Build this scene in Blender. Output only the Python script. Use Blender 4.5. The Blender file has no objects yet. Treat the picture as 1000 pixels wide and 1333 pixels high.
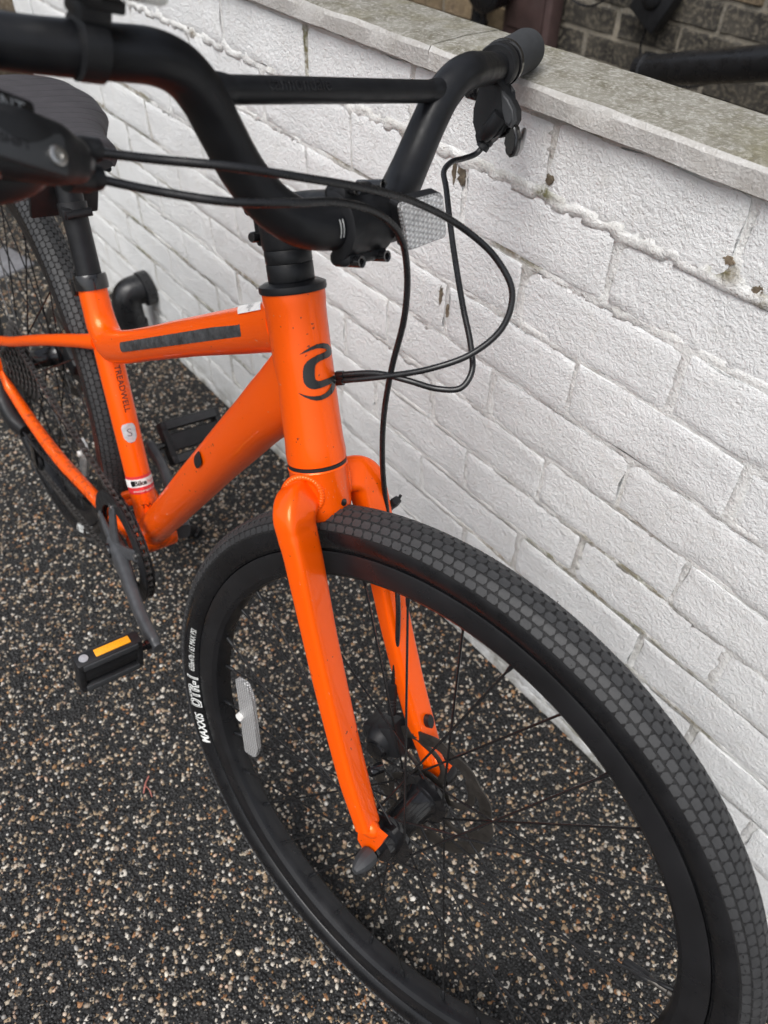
import bpy, bmesh, math, random
import numpy as np
from mathutils import Vector, Matrix, noise
random.seed(7); rng = np.random.default_rng(7)
sc = bpy.context.scene; COL = sc.collection
PI = math.pi

# ------------------------------------------------------------------ camera, sky, sun, exposure
cam_d = bpy.data.cameras.new('camera'); cam = bpy.data.objects.new('camera', cam_d); COL.objects.link(cam)
right = Vector((0.60938, 0.79273, 0.01507)); down = Vector((0.57388, -0.42787, -0.69827)); fwd = Vector((-0.54710, 0.43416, -0.71567))
R3 = Matrix((right, -down, -fwd)).transposed()
cam.matrix_world = Matrix.Translation((0.23564, -0.16407, 1.13389)) @ R3.to_4x4()
cam_d.sensor_fit = 'HORIZONTAL'; cam_d.sensor_width = 36.0; cam_d.lens = 36.0 * 984.3 / 1000.0
cam_d.clip_start = 0.02; cam_d.clip_end = 400
cam_d.dof.use_dof = True; cam_d.dof.focus_distance = 0.72; cam_d.dof.aperture_fstop = 9.0
sc.camera = cam

world = bpy.data.worlds.new('World'); sc.world = world; world.use_nodes = True
wn = world.node_tree; bg = wn.nodes['Background']
sky = wn.nodes.new('ShaderNodeTexSky'); sky.sky_type = 'NISHITA'; sky.sun_disc = False
SUN_EL, SUN_AZ = math.radians(57), math.radians(-62)      # direction the light comes from (azimuth from +x)
sky.sun_elevation = SUN_EL; sky.sun_rotation = math.radians(90) - SUN_AZ
sky.air_density = 1.0; sky.dust_density = 4.0; sky.ozone_density = 1.0
hsv = wn.nodes.new('ShaderNodeHueSaturation'); hsv.inputs['Saturation'].default_value = 0.40
wn.links.new(sky.outputs[0], hsv.inputs['Color']); wn.links.new(hsv.outputs[0], bg.inputs[0]); bg.inputs[1].default_value = 0.115
sun_d = bpy.data.lights.new('sun', 'SUN'); sun = bpy.data.objects.new('sun', sun_d); COL.objects.link(sun)
sun_d.energy = 1.5; sun_d.angle = math.radians(42); sun_d.color = (1.0, 0.99, 0.97)
sd = Vector((math.cos(SUN_EL) * math.cos(SUN_AZ), math.cos(SUN_EL) * math.sin(SUN_AZ), math.sin(SUN_EL)))
sun.rotation_euler = sd.to_track_quat('Z', 'Y').to_euler()
sc.view_settings.view_transform = 'Standard'; sc.view_settings.look = 'None'
sc.view_settings.exposure = 0.56; sc.view_settings.gamma = 1.0
sc.render.resolution_x = 768; sc.render.resolution_y = 1024

# ------------------------------------------------------------------ materials
def nodes(m): return m.node_tree.nodes, m.node_tree.links
def mat(name, base, rough=0.5, metal=0.0, coat=0.0, coat_rough=0.05, spec=0.5, var=0.0, vscale=40.0, bump=0.0, bscale=400.0,
        trans=0.0, rvar=0.0, alpha=1.0):
    m = bpy.data.materials.new(name); m.use_nodes = True; N, L = nodes(m); b = N['Principled BSDF']
    b.inputs['Base Color'].default_value = (*base, 1); b.inputs['Roughness'].default_value = rough; b.inputs['Metallic'].default_value = metal
    b.inputs['Coat Weight'].default_value = coat; b.inputs['Coat Roughness'].default_value = coat_rough
    b.inputs['Specular IOR Level'].default_value = spec; b.inputs['Transmission Weight'].default_value = trans
    if var or rvar or bump:
        tc = N.new('ShaderNodeTexCoord')
    if var:
        n = N.new('ShaderNodeTexNoise'); n.inputs['Scale'].default_value = vscale; n.inputs['Detail'].default_value = 6; L.new(tc.outputs['Object'], n.inputs['Vector'])
        r = N.new('ShaderNodeMapRange'); r.inputs['From Min'].default_value = .3; r.inputs['From Max'].default_value = .7
        r.inputs['To Min'].default_value = 1 - var; r.inputs['To Max'].default_value = 1 + var; L.new(n.outputs['Fac'], r.inputs['Value'])
        mx = N.new('ShaderNodeVectorMath'); mx.operation = 'SCALE'; mx.inputs[0].default_value = base; L.new(r.outputs[0], mx.inputs['Scale'])
        L.new(mx.outputs[0], b.inputs['Base Color'])
    if rvar:
        n = N.new('ShaderNodeTexNoise'); n.inputs['Scale'].default_value = vscale * 1.7; n.inputs['Detail'].default_value = 5; L.new(tc.outputs['Object'], n.inputs['Vector'])
        r = N.new('ShaderNodeMapRange'); r.inputs['From Min'].default_value = .35; r.inputs['From Max'].default_value = .65
        r.inputs['To Min'].default_value = max(0, rough - rvar); r.inputs['To Max'].default_value = rough + rvar; L.new(n.outputs['Fac'], r.inputs['Value']); L.new(r.outputs[0], b.inputs['Roughness'])
    if bump:
        n = N.new('ShaderNodeTexNoise'); n.inputs['Scale'].default_value = bscale; n.inputs['Detail'].default_value = 4; L.new(tc.outputs['Object'], n.inputs['Vector'])
        bp = N.new('ShaderNodeBump'); bp.inputs['Strength'].default_value = bump; bp.inputs['Distance'].default_value = 0.001
        L.new(n.outputs['Fac'], bp.inputs['Height']); L.new(bp.outputs[0], b.inputs['Normal'])
    return m

def orange_paint():
    m = mat('orange_paint', (1.0, 0.110, 0.0), 0.30, 0.30, 0.5, 0.02, spec=.15)
    N, L = nodes(m); b = N['Principled BSDF']; tc = N.new('ShaderNodeTexCoord')
    # chips: sparse dark flecks; scratches: thin pale streaks; road grime near the bottom bracket is a low-frequency film
    n = N.new('ShaderNodeTexNoise'); n.inputs['Scale'].default_value = 210; n.inputs['Detail'].default_value = 2; L.new(tc.outputs['Object'], n.inputs['Vector'])
    n2 = N.new('ShaderNodeTexNoise'); n2.inputs['Scale'].default_value = 17; n2.inputs['Detail'].default_value = 3; L.new(tc.outputs['Object'], n2.inputs['Vector'])
    ad = N.new('ShaderNodeMath'); ad.operation = 'MULTIPLY_ADD'; L.new(n2.outputs['Fac'], ad.inputs[0]); ad.inputs[1].default_value = .35; L.new(n.outputs['Fac'], ad.inputs[2])
    cr = N.new('ShaderNodeValToRGB'); cr.color_ramp.elements[0].position = .918; cr.color_ramp.elements[1].position = .935; L.new(ad.outputs[0], cr.inputs[0])
    mx = N.new('ShaderNodeMixRGB'); L.new(cr.outputs[0], mx.inputs[0]); mx.inputs[1].default_value = (1.0, 0.110, 0.0, 1); mx.inputs[2].default_value = (0.30, 0.05, 0.02, 1)
    n3 = N.new('ShaderNodeTexNoise'); n3.inputs['Scale'].default_value = 1.0; n3.inputs['Detail'].default_value = 3
    mp = N.new('ShaderNodeMapping'); mp.inputs['Rotation'].default_value = (.3, .7, .2); mp.inputs['Scale'].default_value = (45, 900, 260); L.new(tc.outputs['Object'], mp.inputs[0]); L.new(mp.outputs[0], n3.inputs['Vector'])
    ad2 = N.new('ShaderNodeMath'); ad2.operation = 'MULTIPLY_ADD'; L.new(n2.outputs['Fac'], ad2.inputs[0]); ad2.inputs[1].default_value = -.4; L.new(n3.outputs['Fac'], ad2.inputs[2])
    cr2 = N.new('ShaderNodeValToRGB'); cr2.color_ramp.elements[0].position = .53; cr2.color_ramp.elements[1].position = .57; L.new(ad2.outputs[0], cr2.inputs[0])
    mx2 = N.new('ShaderNodeMixRGB'); L.new(cr2.outputs[0], mx2.inputs[0]); L.new(mx.outputs[0], mx2.inputs[1]); mx2.inputs[2].default_value = (0.75, 0.35, 0.22, 1)
    # grime film by place on the frame (BB and chain stays are dirty)
    sp = N.new('ShaderNodeSeparateXYZ'); L.new(tc.outputs['Object'], sp.inputs[0])
    mr = N.new('ShaderNodeMapRange'); mr.inputs['From Min'].default_value = .40; mr.inputs['From Max'].default_value = .27; L.new(sp.outputs['Z'], mr.inputs['Value'])
    mrx = N.new('ShaderNodeMapRange'); mrx.inputs['From Min'].default_value = -.44; mrx.inputs['From Max'].default_value = -.56; L.new(sp.outputs['X'], mrx.inputs['Value'])
    gz = N.new('ShaderNodeMath'); gz.operation = 'MULTIPLY'; L.new(mr.outputs[0], gz.inputs[0]); L.new(mrx.outputs[0], gz.inputs[1])
    n4 = N.new('ShaderNodeTexNoise'); n4.inputs['Scale'].default_value = 90; n4.inputs['Detail'].default_value = 8; n4.inputs['Roughness'].default_value = .7; L.new(tc.outputs['Object'], n4.inputs['Vector'])
    cr4 = N.new('ShaderNodeValToRGB'); cr4.color_ramp.elements[0].position = .45; cr4.color_ramp.elements[1].position = .68; L.new(n4.outputs['Fac'], cr4.inputs[0])
    gm = N.new('ShaderNodeMath'); gm.operation = 'MULTIPLY'; L.new(gz.outputs[0], gm.inputs[0]); L.new(cr4.outputs[0], gm.inputs[1])
    mx3 = N.new('ShaderNodeMixRGB'); L.new(gm.outputs[0], mx3.inputs[0]); L.new(mx2.outputs[0], mx3.inputs[1]); mx3.inputs[2].default_value = (0.12, 0.045, 0.02, 1)
    L.new(mx3.outputs[0], b.inputs['Base Color'])
    rr = N.new('ShaderNodeMath'); rr.operation = 'MULTIPLY_ADD'; L.new(gm.outputs[0], rr.inputs[0]); rr.inputs[1].default_value = .4; rr.inputs[2].default_value = .36; L.new(rr.outputs[0], b.inputs['Roughness'])
    return m

M = {}
M['orange'] = orange_paint()
M['black_satin'] = mat('black_satin_metal', (0.0085, 0.009, 0.0105), 0.40, 0.0, spec=.32, var=.25, vscale=60, rvar=.08, bump=.06, bscale=900)
M['black_plastic'] = mat('black_plastic', (0.012, 0.0125, 0.014), 0.45, spec=.35, var=.2, vscale=50, rvar=.1, bump=.15, bscale=700)
M['grey_plastic'] = mat('dark_grey_plastic', (0.035, 0.037, 0.04), 0.5, var=.15, vscale=50, rvar=.08)
M['black_gloss'] = mat('black_gloss', (0.008, 0.008, 0.009), 0.18, coat=.5, var=.2, vscale=80, rvar=.06)
M['cable'] = mat('cable_housing', (0.010, 0.010, 0.011), 0.28, var=.2, vscale=80, rvar=.08)
M['grip'] = mat('grip_rubber', (0.030, 0.032, 0.035), 0.75, var=.15, vscale=120, bump=.3, bscale=1500)
M['sidewall'] = mat('tyre_sidewall', (0.0065, 0.0068, 0.008), 0.30, spec=.42, var=.3, vscale=30, rvar=.1, bump=.12, bscale=500)
M['tread'] = mat('tyre_tread', (0.027, 0.0275, 0.029), 0.60, var=.22, vscale=70, rvar=.08, bump=.3, bscale=900)
M['groove'] = mat('tyre_groove', (0.013, 0.013, 0.0135), 0.7, spec=.3, var=.3, vscale=60)
M['rim'] = mat('black_rim', (0.009, 0.0092, 0.0105), 0.33, spec=.38, var=.25, vscale=25, rvar=.08)
M['spoke'] = mat('black_spoke', (0.022, 0.022, 0.023), 0.26, metal=.5, var=.2, vscale=60)
M['steel'] = mat('bare_steel', (0.50, 0.49, 0.47), 0.32, 1.0, var=.15, vscale=200, rvar=.1)
M['chain'] = mat('oily_chain', (0.075, 0.072, 0.07), 0.42, 0.5, var=.4, vscale=150, rvar=.1)
M['rotor'] = mat('brake_rotor_steel', (0.07, 0.064, 0.058), 0.42, 0.7, var=.3, vscale=90, rvar=.1)
M['crank'] = mat('grey_crank', (0.055, 0.057, 0.062), 0.42, 0.1, var=.2, vscale=60, rvar=.08)
M['print_white'] = mat('white_print', (0.72, 0.73, 0.71), 0.5, var=.12, vscale=300)
M['print_black'] = mat('black_print', (0.008, 0.008, 0.008), 0.25, coat=.4, var=.2, vscale=200)
M['print_dark'] = mat('gloss_black_print', (0.013, 0.013, 0.015), 0.26, coat=.15, var=.2, vscale=200)
M['print_grey'] = mat('grey_print', (0.16, 0.17, 0.18), 0.5, var=.2, vscale=400)
M['badge'] = mat('badge_silver', (0.55, 0.56, 0.58), 0.35, .5, var=.15, vscale=200)
M['stk_white'] = mat('sticker_white', (0.72, 0.70, 0.68), 0.45, var=.15, vscale=150)
M['stk_red'] = mat('sticker_red', (0.60, 0.03, 0.035), 0.4, var=.2, vscale=150)
M['guard'] = mat('frame_guard', (0.040, 0.042, 0.045), 0.5, var=.55, vscale=120, rvar=.15)
M['amber'] = mat('amber_reflector', (0.85, 0.36, 0.01), 0.25, coat=.6, var=.15, vscale=500, bump=.5, bscale=900)
M['saddle'] = mat('saddle_vinyl', (0.040, 0.036, 0.040), 0.72, var=.15, vscale=60, bump=.25, bscale=1600)
def stitch(m):
    N, L = nodes(m); b = N['Principled BSDF']; old = [n for n in N if n.type == 'BUMP'][0]
    tc = N.new('ShaderNodeTexCoord'); mp = N.new('ShaderNodeMapping'); mp.inputs['Location'].default_value = (.70, 0, 0); mp.inputs['Scale'].default_value = (.62, 1, 0); L.new(tc.outputs['Object'], mp.inputs[0])
    w = N.new('ShaderNodeTexWave'); w.wave_type = 'RINGS'; w.rings_direction = 'SPHERICAL'; w.inputs['Scale'].default_value = 26; w.inputs['Distortion'].default_value = .4; L.new(mp.outputs[0], w.inputs['Vector'])
    r = N.new('ShaderNodeValToRGB'); r.color_ramp.elements[0].position = 0; r.color_ramp.elements[1].position = .12; L.new(w.outputs['Fac'], r.inputs[0])
    bp = N.new('ShaderNodeBump'); bp.inputs['Strength'].default_value = .9; bp.inputs['Distance'].default_value = .0016; L.new(r.outputs[0], bp.inputs['Height']); L.new(old.outputs[0], bp.inputs['Normal']); L.new(bp.outputs[0], b.inputs['Normal'])
stitch(M['saddle'])
M['white_plastic'] = mat('white_plastic', (0.75, 0.74, 0.72), 0.5, var=.1, vscale=80)
M['red_plastic'] = mat('red_reflector', (0.05, 0.004, 0.006), 0.25, coat=.5, var=.2, vscale=100)

def reflector_mat(name, scale, base=(0.62, 0.63, 0.64)):
    m = mat(name, base, 0.12, 0.75, 0.8, 0.03); N, L = nodes(m); b = N['Principled BSDF']
    tc = N.new('ShaderNodeTexCoord'); v = N.new('ShaderNodeTexVoronoi'); v.inputs['Scale'].default_value = scale; v.inputs['Randomness'].default_value = 0.0
    mp = N.new('ShaderNodeMapping'); mp.inputs['Rotation'].default_value = (0.2, 0.5, 0.78); L.new(tc.outputs['Object'], mp.inputs[0]); L.new(mp.outputs[0], v.inputs['Vector'])
    bp = N.new('ShaderNodeBump'); bp.inputs['Strength'].default_value = 1.0; bp.inputs['Distance'].default_value = .002; L.new(v.outputs['Distance'], bp.inputs['Height']); L.new(bp.outputs[0], b.inputs['Normal'])
    cr = N.new('ShaderNodeValToRGB'); cr.color_ramp.elements[0].color = (*[min(1, c * 1.3) for c in base], 1); cr.color_ramp.elements[1].color = (*[c * .45 for c in base], 1)
    cr.color_ramp.elements[0].position = .1; cr.color_ramp.elements[1].position = .7; L.new(v.outputs['Distance'], cr.inputs[0]); L.new(cr.outputs[0], b.inputs['Base Color'])
    return m
M['reflector'] = reflector_mat('clear_prism_reflector', 300, (0.95, 0.96, 0.97))
M['reflector'].node_tree.nodes['Principled BSDF'].inputs['Metallic'].default_value = .15
M['spoke_reflector'] = reflector_mat('clear_spoke_reflector', 420, (0.52, 0.52, 0.52))
M['spoke_reflector'].node_tree.nodes['Principled BSDF'].inputs['Metallic'].default_value = .25
M['lamp'] = mat('silver_lamp_body', (0.55, 0.55, 0.52), 0.25, .6, .5, var=.15, vscale=60, rvar=.08)

def masonry_paint(name, base, dirt_attr=False, green=.5):
    m = bpy.data.materials.new(name); m.use_nodes = True; N, L = nodes(m); b = N['Principled BSDF']; b.inputs['Roughness'].default_value = .78; b.inputs['Specular IOR Level'].default_value = .3
    tc = N.new('ShaderNodeTexCoord'); ge = N.new('ShaderNodeNewGeometry'); oi = N.new('ShaderNodeObjectInfo')
    def noise_(s, d=5, r=.55, vec=None):
        n = N.new('ShaderNodeTexNoise'); n.inputs['Scale'].default_value = s; n.inputs['Detail'].default_value = d; n.inputs['Roughness'].default_value = r
        L.new(vec or ge.outputs['Position'], n.inputs['Vector']); return n.outputs['Fac']
    def ramp(fac, a, c):
        r = N.new('ShaderNodeMapRange'); r.inputs['From Min'].default_value = a; r.inputs['From Max'].default_value = c; L.new(fac, r.inputs['Value']); return r.outputs[0]
    def mix(f, c1, c2):
        x = N.new('ShaderNodeMixRGB')
        if isinstance(f, float): x.inputs[0].default_value = f
        else: L.new(f, x.inputs[0])
        for i, c in ((1, c1), (2, c2)):
            if isinstance(c, tuple): x.inputs[i].default_value = (*c, 1)
            else: L.new(c, x.inputs[i])
        return x.outputs[0]
    def mul(a, c):
        x = N.new('ShaderNodeMath'); x.operation = 'MULTIPLY'
        for i, v in ((0, a), (1, c)):
            if isinstance(v, float): x.inputs[i].default_value = v
            else: L.new(v, x.inputs[i])
        return x.outputs[0]
    c = mix(ramp(noise_(9), .35, .7), base, tuple(v * .90 for v in base))
    c = mix(mul(ramp(noise_(45, 6, .6), .52, .75), .35), c, (base[0] * .80, base[1] * .78, base[2] * .73))
    # specks
    c = mix(ramp(noise_(260, 2), .74, .78), c, (.22, .20, .17))
    if dirt_attr:
        at = N.new('ShaderNodeAttribute'); at.attribute_name = 'dirt'
        br = mul(at.outputs['Fac'], ramp(noise_(70, 6, .7), .32, .55))
        col = mix(ramp(noise_(14), .4, .6), (.17, .125, .065), (.13, .125, .055))
        c = mix(br, c, col)
    sp = N.new('ShaderNodeSeparateXYZ'); L.new(ge.outputs['Position'], sp.inputs[0])
    ft = N.new('ShaderNodeMapRange'); ft.inputs['From Min'].default_value = .10; ft.inputs['From Max'].default_value = .0; L.new(sp.outputs['Z'], ft.inputs['Value'])
    c = mix(mul(mul(ft.outputs[0], ramp(noise_(30, 7, .7), .40, .62)), .75), c, (.20, .185, .13))
    L.new(c, b.inputs['Base Color'])
    # lumpy roller paint relief
    h1 = noise_(170, 5, .66); h2 = noise_(420, 3, .6); h3 = noise_(35, 3)
    a1 = N.new('ShaderNodeMath'); a1.operation = 'MULTIPLY_ADD'; L.new(h2, a1.inputs[0]); a1.inputs[1].default_value = .5; L.new(h1, a1.inputs[2])
    a2 = N.new('ShaderNodeMath'); a2.operation = 'MULTIPLY_ADD'; L.new(h3, a2.inputs[0]); a2.inputs[1].default_value = .5; L.new(a1.outputs[0], a2.inputs[2])
    bp = N.new('ShaderNodeBump'); bp.inputs['Strength'].default_value = 1.0; bp.inputs['Distance'].default_value = .0029; L.new(a2.outputs[0], bp.inputs['Height']); L.new(bp.outputs[0], b.inputs['Normal'])
    return m
M['wall_paint'] = masonry_paint('white_masonry_paint', (0.805, 0.82, 0.82))
M['mortar_paint'] = masonry_paint('painted_mortar', (0.755, 0.76, 0.745), True)

def stone_mat(name, c1, c2, c3, s1=18, s2=160, rough=.85, bump=.8, bdist=.003, lichen=None):
    m = bpy.data.materials.new(name); m.use_nodes = True; N, L = nodes(m); b = N['Principled BSDF']; b.inputs['Roughness'].default_value = rough; b.inputs['Specular IOR Level'].default_value = .3
    ge = N.new('ShaderNodeNewGeometry'); oi = N.new('ShaderNodeObjectInfo')
    n1 = N.new('ShaderNodeTexNoise'); n1.inputs['Scale'].default_value = s1; n1.inputs['Detail'].default_value = 7; n1.inputs['Roughness'].default_value = .62; L.new(ge.outputs['Position'], n1.inputs['Vector'])
    n2 = N.new('ShaderNodeTexNoise'); n2.inputs['Scale'].default_value = s2; n2.inputs['Detail'].default_value = 5; n2.inputs['Roughness'].default_value = .7; L.new(ge.outputs['Position'], n2.inputs['Vector'])
    r1 = N.new('ShaderNodeMapRange'); r1.inputs['From Min'].default_value = .36; r1.inputs['From Max'].default_value = .66; L.new(n1.outputs['Fac'], r1.inputs['Value'])
    x1 = N.new('ShaderNodeMixRGB'); L.new(r1.outputs[0], x1.inputs[0]); x1.inputs[1].default_value = (*c1, 1); x1.inputs[2].default_value = (*c2, 1)
    r2 = N.new('ShaderNodeMapRange'); r2.inputs['From Min'].default_value = .48; r2.inputs['From Max'].default_value = .62; L.new(n2.outputs['Fac'], r2.inputs['Value'])
    x2 = N.new('ShaderNodeMixRGB'); f = N.new('ShaderNodeMath'); f.operation = 'MULTIPLY'; f.inputs[1].default_value = .65; L.new(r2.outputs[0], f.inputs[0]); L.new(f.outputs[0], x2.inputs[0]); L.new(x1.outputs[0], x2.inputs[1]); x2.inputs[2].default_value = (*c3, 1)
    out = x2.outputs[0]
    if lichen:
        n3 = N.new('ShaderNodeTexNoise'); n3.inputs['Scale'].default_value = 7; n3.inputs['Detail'].default_value = 8; n3.inputs['Roughness'].default_value = .7; L.new(ge.outputs['Position'], n3.inputs['Vector'])
        r3 = N.new('ShaderNodeMapRange'); r3.inputs['From Min'].default_value = .50; r3.inputs['From Max'].default_value = .70; L.new(n3.outputs['Fac'], r3.inputs['Value'])
        x3 = N.new('ShaderNodeMixRGB'); L.new(r3.outputs[0], x3.inputs[0]); L.new(out, x3.inputs[1]); x3.inputs[2].default_value = (*lichen, 1); out = x3.outputs[0]
    hv = N.new('ShaderNodeHueSaturation'); mr = N.new('ShaderNodeMapRange'); mr.inputs['To Min'].default_value = .75; mr.inputs['To Max'].default_value = 1.25; L.new(oi.outputs['Random'], mr.inputs['Value']); L.new(mr.outputs[0], hv.inputs['Value']); L.new(out, hv.inputs['Color'])
    L.new(hv.outputs[0], b.inputs['Base Color'])
    bp = N.new('ShaderNodeBump'); bp.inputs['Strength'].default_value = bump; bp.inputs['Distance'].default_value = bdist; L.new(n2.outputs['Fac'], bp.inputs['Height']); L.new(bp.outputs[0], b.inputs['Normal'])
    return m
M['coping'] = stone_mat('weathered_coping', (0.35, 0.335, 0.29), (0.19, 0.175, 0.13), (0.58, 0.565, 0.52), 34, 210, bump=1.0, bdist=.004, lichen=(0.25, 0.23, 0.135))
M['coping_face'] = stone_mat('coping_painted_face', (0.56, 0.55, 0.53), (0.45, 0.43, 0.40), (0.66, 0.65, 0.63), 30, 260)
M['sooty_brick'] = stone_mat('sooty_brick', (0.060, 0.054, 0.045), (0.018, 0.017, 0.016), (0.16, 0.14, 0.105), 11, 75, bdist=.006)
M['buff_brick'] = stone_mat('buff_brick', (0.20, 0.15, 0.09), (0.10, 0.075, 0.05), (0.26, 0.20, 0.13), 14, 120)
M['old_mortar'] = stone_mat('old_mortar', (0.25, 0.22, 0.17), (0.12, 0.11, 0.09), (0.30, 0.28, 0.24), 16, 150)
M['brown_stone'] = stone_mat('brown_stone', (0.16, 0.125, 0.085), (0.08, 0.065, 0.05), (0.26, 0.22, 0.16), 12, 90)
M['slab'] = stone_mat('grey_slab', (0.17, 0.175, 0.19), (0.11, 0.11, 0.12), (0.22, 0.22, 0.23), 12, 200)
M['brown_door'] = mat('brown_paint', (0.055, 0.034, 0.032), .5, var=.2, vscale=25, rvar=.1, bump=.1)
M['downpipe'] = mat('black_pvc', (0.010, 0.0105, 0.012), 0.32, var=.3, vscale=30, rvar=.12, bump=.06, bscale=200)
M['twig'] = mat('pink_twig', (0.42, 0.15, 0.12), .6, var=.2, vscale=200)

def ground_mat():
    m = bpy.data.materials.new('bound_gravel'); m.use_nodes = True; N, L = nodes(m); b = N['Principled BSDF']; b.inputs['Roughness'].default_value = .75
    ge = N.new('ShaderNodeNewGeometry'); v = N.new('ShaderNodeTexVoronoi'); v.inputs['Scale'].default_value = 190; L.new(ge.outputs['Position'], v.inputs['Vector'])
    sx = N.new('ShaderNodeSeparateXYZ'); L.new(v.outputs['Color'], sx.inputs[0])
    cr = N.new('ShaderNodeValToRGB'); cr.color_ramp.interpolation = 'CONSTANT'; e = cr.color_ramp.elements
    e[0].position = 0; e[0].color = (.009, .009, .009, 1); e[1].position = .62; e[1].color = (.016, .016, .016, 1)
    for p, c in ((.84, (.30, .22, .14, 1)), (.90, (.40, .34, .26, 1)), (.94, (.30, .15, .07, 1)), (.96, (.52, .48, .42, 1))):
        x = e.new(p); x.color = c
    L.new(sx.outputs[0], cr.inputs[0])
    dr = N.new('ShaderNodeMapRange'); dr.inputs['From Min'].default_value = .0; dr.inputs['From Max'].default_value = .6; L.new(v.outputs['Distance'], dr.inputs['Value'])
    L.new(cr.outputs[0], b.inputs['Base Color'])
    bp = N.new('ShaderNodeBump'); bp.invert = True; bp.inputs['Strength'].default_value = 1; bp.inputs['Distance'].default_value = .004; L.new(v.outputs['Distance'], bp.inputs['Height']); L.new(bp.outputs[0], b.inputs['Normal'])
    return m
M['ground'] = ground_mat()
def grain_mat():
    m = bpy.data.materials.new('gravel_grains'); m.use_nodes = True; N, L = nodes(m); b = N['Principled BSDF']; b.inputs['Roughness'].default_value = .5
    at = N.new('ShaderNodeAttribute'); at.attribute_name = 'Col'; L.new(at.outputs['Color'], b.inputs['Base Color'])
    return m
M['grains'] = grain_mat()

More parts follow.
